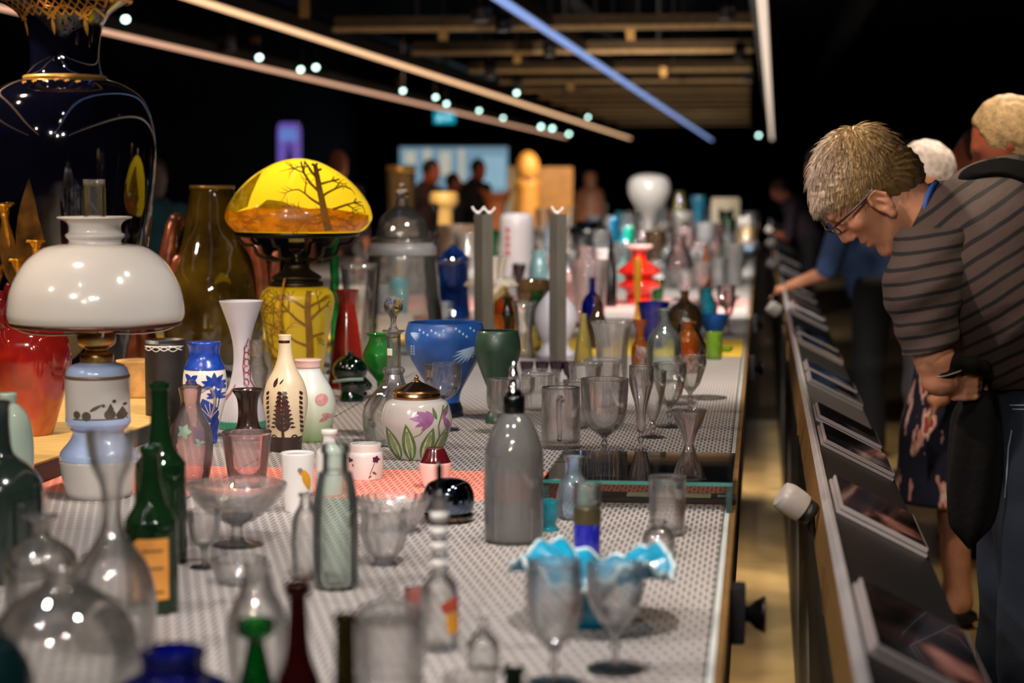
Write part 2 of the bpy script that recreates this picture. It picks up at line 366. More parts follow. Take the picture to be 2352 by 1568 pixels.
for yc in (Yat(1335, 1700), Yat(812, 1720), 9.6):
    e = empty('edge_clamp', (-.035, yc, .86)); tag(e, 'black clamp with round knob fixed to the table edge', 'clamp', 'clamps along the table edge')
    box('clamp_block', -.008, .016, -.03, .03, -.055, .034, BLACK, e, .002)
    v, f = lathe([(.012, 0), (.012, .006), (.022, .016), (.027, .026), (.029, .0262), (.029, .03), (.026, .0315)], 24)
    o = pydata('knob', v, f, BLACKGLOSS, e); o.rotation_euler = (0, math.pi/2, 0); o.location = (.016, 0, -.012)
# ================================================================ visitor rail with sloping caption shelf
PL = Vector((.128, 0, .930)); PR = Vector((.312, 0, .838)); SL = math.atan2(PL.z-PR.z, PR.x-PL.x); PW = (PR-PL).length
rail = empty('visitor_rail', (.22, 15, 0)); tag(rail, 'long black visitor rail with a sloping caption shelf beside the table', 'railing')
def rpart(o): o.parent = rail; o.matrix_parent_inverse = Matrix.Translation((-.22, -15, 0)); return o
def slope_box(name, u0, u1, y0, y1, n0, n1, mat, bev=0):
    o = box(name, u0, u1, y0, y1, n0, n1, mat, None, bev); o.location = PL; o.rotation_euler = (0, SL, 0); return o
SHELF = pm('charcoal_shelf', '#0c0b0c', .45, var=.15, scale=5)
for k in range(12):
    o = slope_box('shelf_panel', .006, PW, .4+k*2.6, .4+k*2.6+2.596, -.012, 0, SHELF); o.parent = rail; o.location = PL-Vector((.22, 15, 0))
o = slope_box('metal_edge', -.004, .006, .4, 31.6, -.014, .006, ALU, .001); o.parent = rail; o.location = PL-Vector((.22, 15, 0))
v = [(.112, .4, .80), (.129, .4, .918), (.137, .4, .914), (.122, .4, .80)]; v += [(a, 31.6, c) for a, b, c in v]
rpart(pydata('wood_fascia', v, [(0, 1, 2, 3), (7, 6, 5, 4), (0, 4, 5, 1), (1, 5, 6, 2), (2, 6, 7, 3), (3, 7, 4, 0)], WOOD, None, False))
rpart(box('rail_wall', .116, .135, .4, 31.6, 0, .80, BLACK)); rpart(box('rail_back', .135, .16, .4, 31.6, 0, .86, BLACK))
for k in range(6): rpart(box('rail_post', .16, .20, 3.9+k*5, 3.96+k*5, 0, .86, BLACK))
for i in range(7): rpart(box('brass_joint', .1085, .1115, 3.35+i*2.4, 3.36+i*2.4, .80, .88, BRASS))
def print_mat(name, a, b, c, sc_=5):
    m, n, l = newmat(name); bs = n['Principled BSDF']; r, nz = noise_col(n, l, (0.1, .1, .1), 0, sc_, 4)
    cr = r.color_ramp; cr.elements[0].color = c4(a); cr.elements[0].position = .42; cr.elements[1].color = c4(b); cr.elements[1].position = .58
    e = cr.elements.new(.66); e.color = c4(c)
    l.new(r.outputs[0], bs.inputs['Base Color']); bs.inputs['Roughness'].default_value = .08; bs.inputs['Coat Weight'].default_value = .6; return m
ACR = pm('acrylic_block', '#8f8685', .3, var=.05)
PRN = [print_mat('caption_print_dark', '#0c0d10', '#26272a', '#8c867c'), print_mat('caption_print_rose', '#0d0a09', '#33201d', '#b0776b'), print_mat('caption_print_grey', '#0f0f12', '#2f2e36', '#99958f')]
capt = [(2.55, 2.985, 1, 'large caption block with a rose and grey picture, beside the knob clamp'), (3.66, 4.04, 1, 'caption block with a brown picture before the bending man'), (4.60, 4.93, 2, 'caption block with a pale grey page, paired closely with another'),
        (5.08, 5.39, 0, 'caption block whose print shows a bluish patch, next to the paired one'), (6.02, 6.30, 0, None), (6.40, 6.68, 2, None), (7.5, 7.8, 0, None), (7.95, 8.25, 2, None), (9.2, 9.5, 0, None), (9.7, 10.0, 2, None), (11.2, 11.5, 0, None), (11.8, 12.1, 2, None), (13.4, 13.7, 0, None), (14.0, 14.3, 2, None), (16, 16.3, 0, None)]
for a, b, k, lab in capt:
    e = empty('caption_block', PL+Vector((math.cos(SL), 0, -math.sin(SL)))*(PW/2)+Vector((0, (a+b)/2, 0))); e.rotation_euler = (0, SL, 0)
    tag(e, lab or ('small dark caption block farther along the rail shelf' if k == 0 else 'small grey caption block farther along the rail shelf'), 'caption', 'caption blocks on the rail shelf')
    h = (b-a)/2
    box('backing_block', -PW/2+.013, PW/2-.008, -h, h, .0005, .008, ACR, e, .001); box('acrylic_block', -PW/2+.017, PW/2-.012, -h, h, .0095, .0185, ACR, e, .001)
    box('printed_face', -PW/2+.020, PW/2-.016, -h+.006, h-.006, .0187, .0193, PRN[k], e)
CAP = pm('lamp_cap_white', '#9d9690', .35, var=.05)
for (x, y, Y) in [(1830, 1158, 4.02), (1782, 712, 9.3), (1776, 607, 12.6), (1771, 560, 16.5), (1768, 528, 20)]:
    p, s = on_y(x, y, Y)
    e = empty('rail_spotlight', p, 0); tag(e, 'small spotlight with a rounded white cap fixed on the rail', 'spotlight', 'spotlights along the rail')
    ax = Vector((-.75, -.12, .5)).normalized(); q = ax.to_track_quat('Z', 'Y')
    v, f = lathe(sm([(.029, -.016), (.029, -.016), (.031, 0), (.0315, .024), (.028, .036), (.024, .040), (0, .041)], 4), 24); o = pydata('cap', v, f, CAP, e); o.rotation_euler = q.to_euler()
    v, f = lathe([(.022, -.04), (.025, -.035), (.025, -.0165)], 20); o = pydata('housing', v, f, BLACK, e); o.rotation_euler = q.to_euler()
    o = pydata('arm', *tubemesh([-ax*.035, Vector((.03, .01, -.05)), Vector((.1165-p.x, .02, -.07))], .008, 8), BLACK, e)
# ================================================================ ceiling rig
RZ = 2.53
LEDW = glow('led_warm', '#f0bd8f', 0.7); LEDP = glow('led_peach', '#eab392', .5); LEDB = glow('led_blue', '#8fa9e6', .46); LEDC = glow('led_cream', '#ecd3bd', .5)
TRK = pm('track_dark', '#2a221c', .4, .3, var=.2)
for (a, b, m, lab) in [((250, 75), (1300, 316), LEDP, 'ceiling light track with a dull peach strip, above the black gilt vase'), ((450, 0), (1447, 318), LEDW, 'ceiling light track with a warm amber strip between peach and blue'),
                  ((1150, 0), (1635, 322), LEDB, 'ceiling light track with a pale blue strip'), ((1750, 0), (1773, 320), LEDC, 'ceiling light track with a cream strip running above the table edge')]:
    pa, _ = on_z(*a, RZ); pb, _ = on_z(*b, RZ); d = (pb-pa).normalized(); st = pa-d*((pa.y-1.0)/d.y); L = (pb-st).length; mid = (st+pb)/2
    e = empty('light_track', mid); e.rotation_euler = (0, 0, math.atan2(-d.x, d.y)); tag(e, lab, 'light')
    box('track_beam', -.07, .035, -L/2, L/2, .012, .11, TRK, e); box('led_strip', -.028, .028, -L/2, L/2, -.012, .012, m, e, .004)
RAILB = pm('rail_bronze', '#cfab74', .4, .25, var=.15, scale=20)
CB = pm('crossbar_bronze', '#5f4a30', .5, .3, var=.25, scale=20)
for k, (y, xl, xr) in enumerate([(62, 770, 1735), (118, 950, 1730), (161, 1080, 1725), (187, 1150, 1725), (207, 1200, 1722), (222, 1240, 1722), (235, 1270, 1722), (247, 1300, 1722), (257, 1330, 1722), (266, 1360, 1722), (276, 1390, 1722), (286, 1420, 1722)]):
    p, s = on_z(1500, y, RZ+.02); a, _ = on_y(xl, y, p.y); b, _ = on_y(xr, y, p.y)
    e = empty('ceiling_crossbar', ((a.x+b.x)/2, p.y, RZ+.02)); tag(e, 'bronze crossbar spanning between the ceiling light tracks', 'crossbar', 'crossbars of the ceiling rig'); h = (b.x-a.x)/2
    box('bar', -h, h, -.03, .03, .012, .085, CB, e); box('lower_rail', -h, h, -.09, -.05, -.02, .01, RAILB, e)
    for t in (-.6, -.1, .45): box('hanger', h*t-.012, h*t+.012, -.02, .02, .085, 1.85, BLACK, e)
for x in (-5.5, -2.2, 1.2):
    o = box('ceiling_beam', x-.1, x+.1, 2, 58, 3.6, 3.9, BLACK); tag(o, 'dark steel beam high under the ceiling, running lengthwise', 'beam', 'long dark ceiling beams')
HOUS = BLACK; LENS = glow('lamp_lens', '#cdfff0', 3)
spots = [(288, 42, 14), (595, 130, 15), (690, 158, 13), (725, 153, 14), (925, 207, 13), (1000, 222, 12), (1025, 237, 12), (1100, 253, 12), (1155, 270, 11), (1242, 290, 11), (1268, 294, 10), (1306, 307, 11), (1186, 212, 12), (1350, 268, 9), (1742, 310, 11)]
for x, y, r in spots:
    p, s = on_z(x, y, RZ-.07)
    e = empty('track_spotlight', p, YAW); tag(e, 'black cylinder spotlight glowing white, hanging from a ceiling track', 'spotlight', 'lit spotlights of the ceiling rig')
    q = Vector((.25, -.8, -.55)).normalized().to_track_quat('Z', 'Y').to_euler(); rr = .022 if s > 150 else .034
    v, f = lathe([(rr*1.05, -.2), (rr*1.15, -.19), (rr*1.15, .012), (rr*1.02, .012)], 20); o = pydata('housing', v, f, HOUS, e); o.rotation_euler = q
    v, f = lathe([(rr, .004), (rr, .0135), (rr*.6, .017)], 20); o = pydata('lens', v, f, LENS, e); o.rotation_euler = q
    box('drop_rod', -.006, .006, .1, .112, .03, 4.4-RZ+.07, BLACK, e)
for x, y, w, h in [(1104, 25, 46, 45), (1156, 52, 36, 36), (1262, 112, 30, 30), (1668, 22, 38, 42), (1700, 118, 26, 40), (520, 88, 40, 60), (1125, 160, 26, 38), (1188, 186, 22, 28), (1720, 170, 22, 30)]:
    p, s = on_z(x, y, RZ-.02)
    e = empty('track_spotlight', p, YAW); tag(e, 'unlit black cylinder spotlight hanging from a ceiling track', 'spotlight', 'dark spotlights of the ceiling rig')
    v, f = lathe([(w/2/s*.9, -h/2/s), (w/2/s, -h/2/s), (w/2/s, h/2/s)], 20); pydata('housing', v, f, HOUS, e)
    v, f = lathe([(w/2/s*.8, -h/2/s-.004), (w/2/s*.82, -h/2/s+.001)], 20); pydata('lens', v, f, pm('dim_lens', '#9b9a90', .2), e); box('drop_rod', -.007, .007, -.007, .007, h/2/s, 4.4-RZ+.02, BLACK, e)
for x, y, hh in [(700, 18, 46), (1448, 78, 30), (1524, 165, 22), (1018, 78, 30), (1188, 132, 26), (1310, 198, 18), (585, 92, 14)]:
    p, s = on_z(x, y, RZ-.03); o = box('hanger_clip', -.03, .03, -.01, .01, -hh/2/s, hh/2/s, BRASS, None, .003); o.location = p; box('drop_wire', -.003, .003, -.003, .003, hh/2/s, 4.4-RZ+.03, BLACK, o)
    tag(o, 'small brass hanger clip dangling under the ceiling rig', 'clip', 'brass clips of the ceiling rig')
# far wall: screen, exit sign, trouser-shaped sign
def far_sign():
    Y = 44; a, s = on_y(918, 338, Y); b, _ = on_y(1166, 436, Y)
    e = empty('projection_screen', ((a.x+b.x)/2, Y, b.z)); tag(e, 'bright pale blue projection screen behind distant visitors', 'screen'); W = (b.x-a.x)/2; H = a.z-b.z
    box('screen_frame', -W-.1, W+.1, .03, .08, -2.0, H+.1, BLACK, e); box('screen_face', -W, W, 0, .03, -1.0, H, glow('screen_blue', '#8fb6cc', 0.25), e)
    for x0, x1, z0, z1 in [(-.55, -.42, .3, .95), (-.25, -.05, .35, .9), (.1, .2, .2, .95), (.55, .95, .05, .8), (-.9, -.7, .6, .9)]:
        box('screen_image', W*x0, W*x1, -.01, 0, H*z0, H*z1, glow('screen_white', '#ded8c4', 0.27) if x0 < .5 else glow('screen_cyan', '#a9d3e6', 0.27), e)
    Y = 30; p, s = on_y(1021, 270, Y)
    e = empty('exit_sign', p); tag(e, 'small glowing cyan exit sign hanging far above the visitors', 'sign')
    box('sign_box', -24/s, 24/s, -.02, .02, -13/s, 13/s, glow('exit_cyan', '#22b9d6', 0.34), e)
    gw = glow('exit_white', '#bff3ff', 0.41)
    for x0, x1, z0, z1 in [(-12, -8, 4, 8), (-14, -7, -2, 4), (-16, -12, -8, -2), (-8, -4, -8, -2), (4, 16, -1, 2), (4, 9, -5, 6)]: box('pictogram', x0/s, x1/s, -.03, -.02, z0/s, z1/s, gw, e)
    box('hanger', -.015, .015, -.015, .015, 13/s, 4.4-p.z, BLACK, e)
    Y = 26; p, s = on_y(665, 372, Y)
    e = empty('lit_sign', (p.x, p.y, 0)); tag(e, 'violet and blue illuminated sign shaped like a pair of trousers', 'sign')
    zz = lambda y: p.z+(372-y)/s
    pts = [(-27, 300), (-24, 286), (-18, 282), (18, 282), (24, 286), (27, 300), (27, 390), (12, 390), (2, 327), (-3, 327), (-12, 390), (-27, 390)]
    v, f = hull_slab([(x/s, zz(y)) for x, y in pts], .06); pydata('sign_face', v, f, glow('sign_violet', '#7d63c8', 0.28), e, False)
    pts = [(-20, 310), (-18, 296), (18, 296), (20, 310), (17, 330), (9, 322), (-9, 322), (-17, 330)]
    v, f = hull_slab([(x/s, zz(y)) for x, y in pts], .03); o = pydata('sign_core', v, f, glow('sign_blue', '#6f8fe0', 0.32), e, False); o.location.y = -.04
    box('sign_stand', -.05, .05, .04, .10, 0, zz(330), BLACK, e)
far_sign()
def rgx(name, tint, edge, body, bodyc, gl=1.0, bump=0, bscale=40, refr=.55):
    """clear glass: partly refracting walls, partly straight see-through so that light reaches the table"""
    m = tg(name, tint, edge, body, bodyc, gl=gl, bump=bump, bscale=bscale, eb=.10, gmax=.62)
    n, l = m.node_tree.nodes, m.node_tree.links; out = n['Material Output']; src = out.inputs[0].links[0].from_socket
    g = n.new('ShaderNodeBsdfRefraction'); g.inputs['IOR'].default_value = 1.45; g.inputs['Roughness'].default_value = 0; g.inputs['Color'].default_value = (*tint, 1)
    gl_ = n.new('ShaderNodeBsdfGlass'); gl_.inputs['IOR'].default_value = 1.5; gl_.inputs['Roughness'].default_value = 0
    mx = n.new('ShaderNodeMixShader'); mx.inputs[0].default_value = refr; l.new(src, mx.inputs[1]); l.new(gl_.outputs[0], mx.inputs[2]); l.new(mx.outputs[0], out.inputs[0]); n.remove(g)
    return m
# ================================================================ glass and china materials
CL = rgx('clear_glass', (1, 1, .997), (.60, .60, .60), .016, (.95, .94, .92), gl=2.0, refr=.12)
CLG = tg('clear_greenish_glass', (.90, .95, .92), (.33, .45, .40), .06, (.75, .82, .78), gl=1.3)
CLM = rgx('clear_mauve_glass', (.998, .99, .993), (.48, .45, .46), .014, (.92, .88, .9), gl=2.0, refr=.24)
CUT = rgx('cut_crystal', (1, 1, 1), (.5, .5, .51), .05, (.95, .93, .91), gl=1.8, bump=.5, bscale=60, refr=.25)
FROST = tg('frosted_clear_glass', (.80, .79, .78), (.45, .45, .47), .35, (.62, .61, .62), rough=.25, gl=.8)
BGREEN = tg('bottle_green_glass', (.10, .30, .08), (.01, .05, .015), .12, (.03, .13, .04), gl=1.2)
EMER = tg('emerald_glass', (.12, .62, .22), (.0, .10, .03), .10, (.02, .30, .08), gl=1.2)
DGREEN = tg('dark_green_glass', (.02, .16, .06), (.0, .02, .01), .25, (.005, .05, .02), gl=1.3)
COBALT = tg('cobalt_glass', (.06, .10, .75), (.0, .0, .14), .30, (.01, .02, .33), gl=1.1)
TURQ = tg('turquoise_glass', (.12, .66, .78), (.02, .25, .36), .30, (.05, .50, .62), gl=1.1)
AMBER = tg('amber_glass', (.80, .32, .05), (.20, .05, .0), .18, (.55, .17, .02), gl=1.2)
OLIVE = tg('olive_glass', (.30, .26, .04), (.04, .03, .0), .2, (.10, .08, .01), gl=1.2)
OXB = tg('oxblood_glass', (.25, .03, .03), (.03, .0, .0), .3, (.10, .01, .012), gl=1.2)
SMOKE = tg('smoky_brown_glass', (.55, .42, .26), (.08, .05, .03), .12, (.25, .16, .08), gl=1.3)
AMETH = tg('amethyst_glass', (.30, .18, .26), (.05, .02, .04), .2, (.10, .04, .08), gl=1.2)
PINKG = tg('pink_tinted_glass', (.96, .86, .86), (.55, .42, .43), .10, (.9, .72, .70), gl=1.3)
BLUEG = tg('pale_blue_glass', (.80, .89, .96), (.30, .42, .58), .12, (.62, .74, .85), gl=1.3)
LIME = tg('lime_glass', (.55, .80, .12), (.10, .25, .0), .25, (.38, .62, .05))
OPAL = pm('opal_white', '#bab5b0', .16, coat=.5, var=.03); MILK = pm('milk_glass', '#d2cdca', .22, coat=.4, var=.03); CREAMG = pm('cream_glass', '#e2cfae', .35, coat=.3, var=.04)
PBLUE = pm('pale_blue_opal', '#9fb2d6', .2, coat=.4, var=.08); PINKISH = pm('pink_opal', '#efc3bd', .25, coat=.3, var=.04)
GOLD = pm('gilding', '#dca54e', .32, .6, var=.2, scale=60); AGED = pm('aged_bronze', '#3d3322', .4, .8, var=.3, scale=30); CHROME = pm('chrome', '#d8d8d8', .08, 1, var=.02)
CORK = pm('label_paper', '#d7903c', .7, var=.25, scale=14); MAROON = pm('maroon_enamel', '#4a0d12', .15, coat=.5); UMBER = pm('umber_enamel', '#2a1512', .25, coat=.4, var=.2)
# ================================================================ foreground vessels (nearest the lens)
V('stoneware_bottle', 'dark green glossy bottle with pale grey shoulder and neck', 'bottle', 0, 1345, pm('green_black_glaze', '#1d2723', .16, coat=.7, var=.2), [(98, 1345), (104, 1330), (106, 1180), (100, 1110), (72, 1068), (38, 1040), (30, 1000), (29, 940), (34, 922), (30, 918)], wall=4)
V('celadon_vase', 'pale celadon vase standing behind the dark green bottle', 'vase', 24, 1165, pm('celadon', '#9fb3a6', .2, coat=.5, var=.06), [(36, 1165), (46, 1140), (54, 1080), (54, 1000), (44, 955), (26, 930), (18, 922), (20, 905), (18, 900)], wall=3)
V('clear_carafe', 'clear carafe with a flat wide lip beside the dark bottle', 'carafe', 98, 1470, CL, [(74, 1470), (80, 1455), (84, 1330), (78, 1272), (50, 1245), (24, 1228), (20, 1205), (24, 1190), (42, 1184), (42, 1181)], wall=3)
V('onion_decanter', 'clear onion-shaped decanter with a flared funnel mouth', 'decanter', 262, 1500, CL, [(60, 1500), (84, 1482), (96, 1420), (98, 1370), (82, 1300), (44, 1245), (26, 1205), (22, 1150), (28, 1105), (48, 1060), (56, 1010), (58, 985)], wall=3)
V('globe_flask', 'large clear globe flask with a short neck beside the cobalt jar', 'flask', 150, 1690, CL, [(90, 1690), (140, 1660), (176, 1570), (178, 1500), (150, 1415), (90, 1360), (52, 1338), (46, 1318), (54, 1300), (52, 1298)], wall=4)
V('teal_vase', 'round dark teal vase standing before the globe flask', 'vase', -20, 1800, pm('dark_teal_glaze', '#14343a', .18, coat=.6, var=.2), [(60, 1800), (90, 1760), (104, 1640), (96, 1540), (66, 1480), (34, 1455), (30, 1442), (34, 1436)], wall=4)
V('green_wine_bottle', 'tall plain green wine bottle with no label', 'bottle', 372, 1300, BGREEN, [(54, 1300), (58, 1290), (58, 1085), (52, 1055), (36, 1032), (26, 1000), (21, 950), (20, 905), (20, 892), (24, 890), (24, 878), (20, 875)], wall=4)
k = K('labelled_green_bottle', 'green wine bottle with an orange paper label', 'bottle', 350, 1415, r0=58)
pb = [(56, 1415), (60, 1405), (60, 1215), (55, 1185), (38, 1155), (27, 1120), (22, 1085), (21, 1040), (25, 1038), (25, 1024), (21, 1018)]
k.lat('bottle_body', BGREEN, pb, wall=4)
k.decal('paper_label', CORK, pb, [[(318, 1236), (330, 1226), (396, 1226), (396, 1366), (318, 1366)]]); k.decal('label_line', pm('label_ink', '#6b3f16', .7), pb, [[(340, y), (386, y), (386, y+6), (340, y+6)] for y in (1250, 1290, 1345)], off=1.1)
V('cobalt_jar', 'cobalt blue jar with a thick rounded mouth', 'jar', 400, 1800, COBALT, [(120, 1800), (138, 1780), (142, 1640), (128, 1575), (92, 1552), (74, 1538), (72, 1510), (76, 1496), (72, 1486), (60, 1484)], wall=8)
V('green_flared_vase', 'emerald green bottle vase with a cupped flaring mouth', 'vase', 590, 1730, EMER, [(60, 1730), (70, 1712), (66, 1640), (42, 1570), (27, 1510), (21, 1476), (26, 1462), (42, 1450), (45, 1432), (43, 1420), (40, 1418)], wall=4)
V('oxblood_bottle', 'dark oxblood bottle with a ringed black lip', 'bottle', 687, 1800, OXB, [(58, 1800), (62, 1780), (62, 1620), (50, 1560), (30, 1500), (24, 1430), (22, 1375), (22, 1362), (31, 1358), (31, 1334), (26, 1328)], wall=4)
V('olive_bottle', 'slim olive green bottle with a straight neck', 'bottle', 795, 1830, OLIVE, [(46, 1830), (50, 1815), (48, 1700), (34, 1620), (26, 1560), (24, 1480), (24, 1425), (28, 1420), (28, 1408), (24, 1404)], wall=4)
V('tinted_bottle', 'pale green-tinted clear bottle with a stout collared neck', 'bottle', 772, 1358, CLG, [(46, 1358), (51, 1350), (52, 1180), (48, 1130), (42, 1098), (40, 1092), (38, 1082), (30, 1078), (29, 1040), (33, 1036), (33, 1020), (29, 1016)], wall=4)
V('clear_bottle', 'slender clear bottle leaning close to the green-tinted one', 'bottle', 704, 1332, CL, [(30, 1332), (34, 1324), (35, 1230), (30, 1185), (17, 1158), (14, 1140), (18, 1136), (17, 1130)], wall=3)
V('white_flask', 'small opaque white flask with a narrow lip', 'flask', 757, 1140, MILK, [(28, 1140), (31, 1132), (31, 1050), (27, 1032), (16, 1018), (14, 1000), (19, 994), (19, 986), (14, 984)])
k = K('milk_tumbler', 'tall white milk glass tumbler with a little yellow figure', 'tumbler', 685, 1178, r0=32); pb = [(31, 1178), (32, 1170), (38, 1048), (37, 1044)]
k.lat('cup', MILK, pb, wall=3); k.decal('painted_figure', pm('ochre_print', '#c48a1e', .5, var=.3, scale=30), pb, [petal(702, 1072, 1.35, 52, 17), disc(697, 1080, 6)]); k.decal('painted_grey', pm('grey_print', '#7a6f68', .6), pb, [disc(694, 1074, 6), [(690, 1128), (712, 1124), (712, 1130), (692, 1134)]], off=1)  # grey print around the little figure
V('thick_tumbler', 'thick-bottomed clear tumbler showing coral through it', 'tumbler', 568, 1122, PINKG, [(40, 1122), (42, 1112), (56, 1000), (57, 994)], wall=4, base=22)
V('glass_compote', 'wide clear compote dish on a short stem', 'dish', 545, 1262, CUT, [(58, 1262), (56, 1255), (20, 1240), (14, 1222), (16, 1205), (40, 1192), (84, 1160), (108, 1128), (114, 1112), (114, 1108)], wall=4, mod=flutes(24, .012))
V('clear_saucer_glass', 'small clear footed glass under the compote rim', 'glass', 470, 1310, CL, [(36, 1310), (10, 1298), (8, 1262), (30, 1236), (38, 1190), (38, 1170)], wall=3)
V('clear_bowl', 'shallow clear glass bowl catching a strip of light', 'bowl', 548, 1345, CL, [(34, 1345), (50, 1330), (62, 1300), (66, 1282)], wall=3)
V('clear_bulb_vase', 'clear bulb-shaped vase behind the emerald bottle vase', 'vase', 592, 1590, CL, [(44, 1590), (64, 1560), (72, 1490), (66, 1410), (40, 1350), (30, 1310), (34, 1290)], wall=3)
k = K('china_pot', 'small squat white pot with purple flower sprays', 'pot', 840, 1104, r0=36); pb = [(34, 1104), (38, 1100), (41, 1070), (40, 1044), (37, 1036), (36, 1034), (36, 1019), (35, 1018)]
k.lat('pot_body', MILK, pb, wall=4); PV = pm('plum_print', '#4c1730', .5)
k.decal('flower', PV, pb, [petal(866, 1050, a, 9, 7) for a in (0, 1.2, 2.5, 3.7, 5)]+[petal(807, 1052, a, 7, 6) for a in (0, 2, 4)]); k.decal('stem', pm('brown_print', '#7a4b2c', .5), pb, ribbon([(864, 1056), (858, 1070), (852, 1084)], 1.5)+[petal(858, 1078, .6, 12, 5), petal(856, 1086, 2.4, 10, 4), petal(812, 1060, 1.2, 8, 4)])
k = K('maroon_top_vase', 'small white vase with a maroon enamelled top', 'vase', 1000, 1122, r0=26); pb = [(24, 1122), (29, 1112), (37, 1068), (37, 1060)]
k.lat('vase_body', PINKISH, pb); k.lat('maroon_top', MAROON, [(37.2, 1060.5), (32, 1052), (22, 1030), (20, 1028)], n=4)
k = K('lily_jar', 'round white jar painted with a purple lily, brass lid', 'jar', 957, 1057, r0=40); pb = [(38, 1057), (46, 1054), (66, 1018), (80, 978), (81, 955), (72, 924), (56, 914), (54, 912)]
k.lat('jar_body', OPAL, pb, seg=64)
lid = k.lat('lid', pm('lid_brass', '#a8865f', .25, 1, var=.1, scale=50), [(55, 914), (55, 914), (56, 908), (54, 900), (54, 897), (51, 895), (50, 894), (30, 884), (12, 876), (9, 873), (4, 870), (6, 866), (3, 862), (0, 859)], n=3, seg=64)
k.ell('lid_finial', MATS['lid_brass'], (957, 868, 0), (5.5, 6.5, 5.5), parent=lid)
LG = pm('leaf_green_print', '#56703f', .35, coat=.3, var=.3, scale=60); LP = pm('leaf_pale_print', '#b9bf8e', .35, coat=.3, var=.25, scale=80); PU = pm('lily_purple_print', '#8a5a86', .35, coat=.3, var=.25, scale=70)
lv = [(922, 1052, -1.95, 86, 30), (948, 1054, -1.7, 92, 32), (972, 1054, -1.25, 86, 30), (1000, 1044, -1.15, 78, 24), (902, 1034, -2.3, 46, 14)]
k.decals('leaf', LG, pb, [petal(*q) for q in lv]); k.decals('leaf_light', LP, pb, [petal(x+2*math.cos(a), y-5, a, l*.84, wd*.55) for x, y, a, l, wd in lv], off=1.1)
o = k.decal('leaf_vein', LG, pb, sum([ribbon([(x+t*l*math.cos(a)-math.sin(a)*o_*math.sin(math.pi*t), y+t*l*math.sin(a)+math.cos(a)*o_*math.sin(math.pi*t)) for t in (.05, .3, .55, .8)], 1.6) for x, y, a, l, wd in lv for o_ in (-3.5, 0, 3.5)], []), off=1.5); o['kind'] = 'stuff'
k.decal('lily_stem', LG, pb, ribbon([(952, 995), (968, 988), (985, 970)], 2)+ribbon([(1012, 1000), (1010, 970), (1018, 940), (1020, 925)], 3)+[petal(1006, 955, -1.9, 30, 8), petal(1018, 945, -1.0, 24, 7)]); k.decals('lily_petal', PU, pb, [petal(1000, 952, a, l, wd) for a, l, wd in [(2.75, 46, 13), (3.15, 56, 15), (3.5, 48, 13), (2.4, 40, 12), (3.9, 26, 10)]]+[petal(1022, 950, 1.2, 44, 12), petal(1030, 930, 2.0, 30, 9)])
def scall(n, a): return lambda th, r, y: a*math.cos(n*th)*(1 if r > 40 else 0)
V('scalloped_bowl', 'clear cut-glass bowl with a scalloped rim', 'bowl', 905, 1225, CUT, [(34, 1225), (42, 1220), (60, 1195), (80, 1160), (86, 1142)], wall=4, seg=96, mod=flutes(24, .03), zmod=scall(24, 2.5))
V('footed_sweet_glass', 'clear cut-glass cup on little splayed feet', 'glass', 882, 1302, CUT, [(30, 1302), (34, 1296), (22, 1284), (40, 1262), (53, 1222), (50, 1190), (56, 1170)], wall=4, seg=64, mod=flutes(8, .05))
k = K('silvered_dome', 'mirror-bright dark dome sitting on a brown glass saucer', 'paperweight', 1030, 1205, r0=48)
k.lat('saucer', SMOKE, [(30, 1205), (52, 1192), (60, 1182), (60, 1180)], wall=3); k.lat('dome', pm('mirror_dark', '#5a6478', .05, 1, var=.3), [(40, 1196), (56, 1170), (60, 1140), (50, 1112), (28, 1100), (0, 1097)])
k = K('banded_bottle', 'slim clear bottle with a banded neck and black stopper', 'bottle', 1010, 1500, r0=40)
k.lat('bottle_body', CL, [(40, 1500), (44, 1492), (45, 1400), (42, 1345), (26, 1320), (20, 1300), (20, 1150), (22, 1132)], wall=3)
for y in (1180, 1215, 1250, 1290): k.lat('neck_band', MILK, [(20.6, y+9), (20.6, y-9), (19, y-9.5)], n=1)
k.lat('stopper', BLACKGLOSS, [(15, 1140), (14, 1128), (9, 1120), (9, 1075), (7, 1060), (0, 1058)])
pb = [(45, 1430), (45, 1370)]; k.decal('printed_label', pm('red_label', '#a8432e', .6, var=.4, scale=30), [(45.5, 1490), (45.5, 1400), (43, 1345)], [[(1012, 1378), (1050, 1360), (1052, 1392), (1020, 1400)]]); k.decal('printed_label', pm('yellow_label', '#d6921d', .6, var=.2), [(45.5, 1490), (45.5, 1400), (43, 1345)], [[(1026, 1402), (1052, 1396), (1052, 1446), (1030, 1446)]])
V('painted_beaker', 'small clear beaker with a red and blue painted band', 'beaker', 960, 1440, tg('painted_glass', (.85, .75, .75), (.4, .3, .3), .35, (.45, .12, .10)), [(28, 1440), (30, 1430), (32, 1360), (32, 1350)], wall=3)
k = K('crystal_canister', 'ribbed clear crystal canister with a knobbed lid', 'canister', 895, 1700, r0=70); pb = [(70, 1700), (76, 1690), (78, 1560), (74, 1540), (79, 1520), (79, 1440), (74, 1420)]
k.lat('canister_body', CUT, pb, wall=5, seg=72, mod=flutes(18, .015)); k.lat('lid', CUT, [(78, 1420), (80, 1412), (70, 1392), (36, 1376), (16, 1370), (14, 1362), (20, 1352), (16, 1342), (0, 1338)], seg=72, mod=flutes(18, .02))
k = K('soda_siphon', 'frosted glass soda siphon with a black collar and metal head', 'siphon', 1180, 1254, r0=64)
k.lat('glass_body', tg('siphon_glass', (.62, .62, .62), (.34, .33, .33), .20, (.40, .39, .39), rough=.08, gl=1.3), [(62, 1254), (62, 1242), (64, 1236), (67, 1215), (68, 1060), (62, 1015), (46, 975), (30, 952), (24, 946)], wall=4, seg=56)
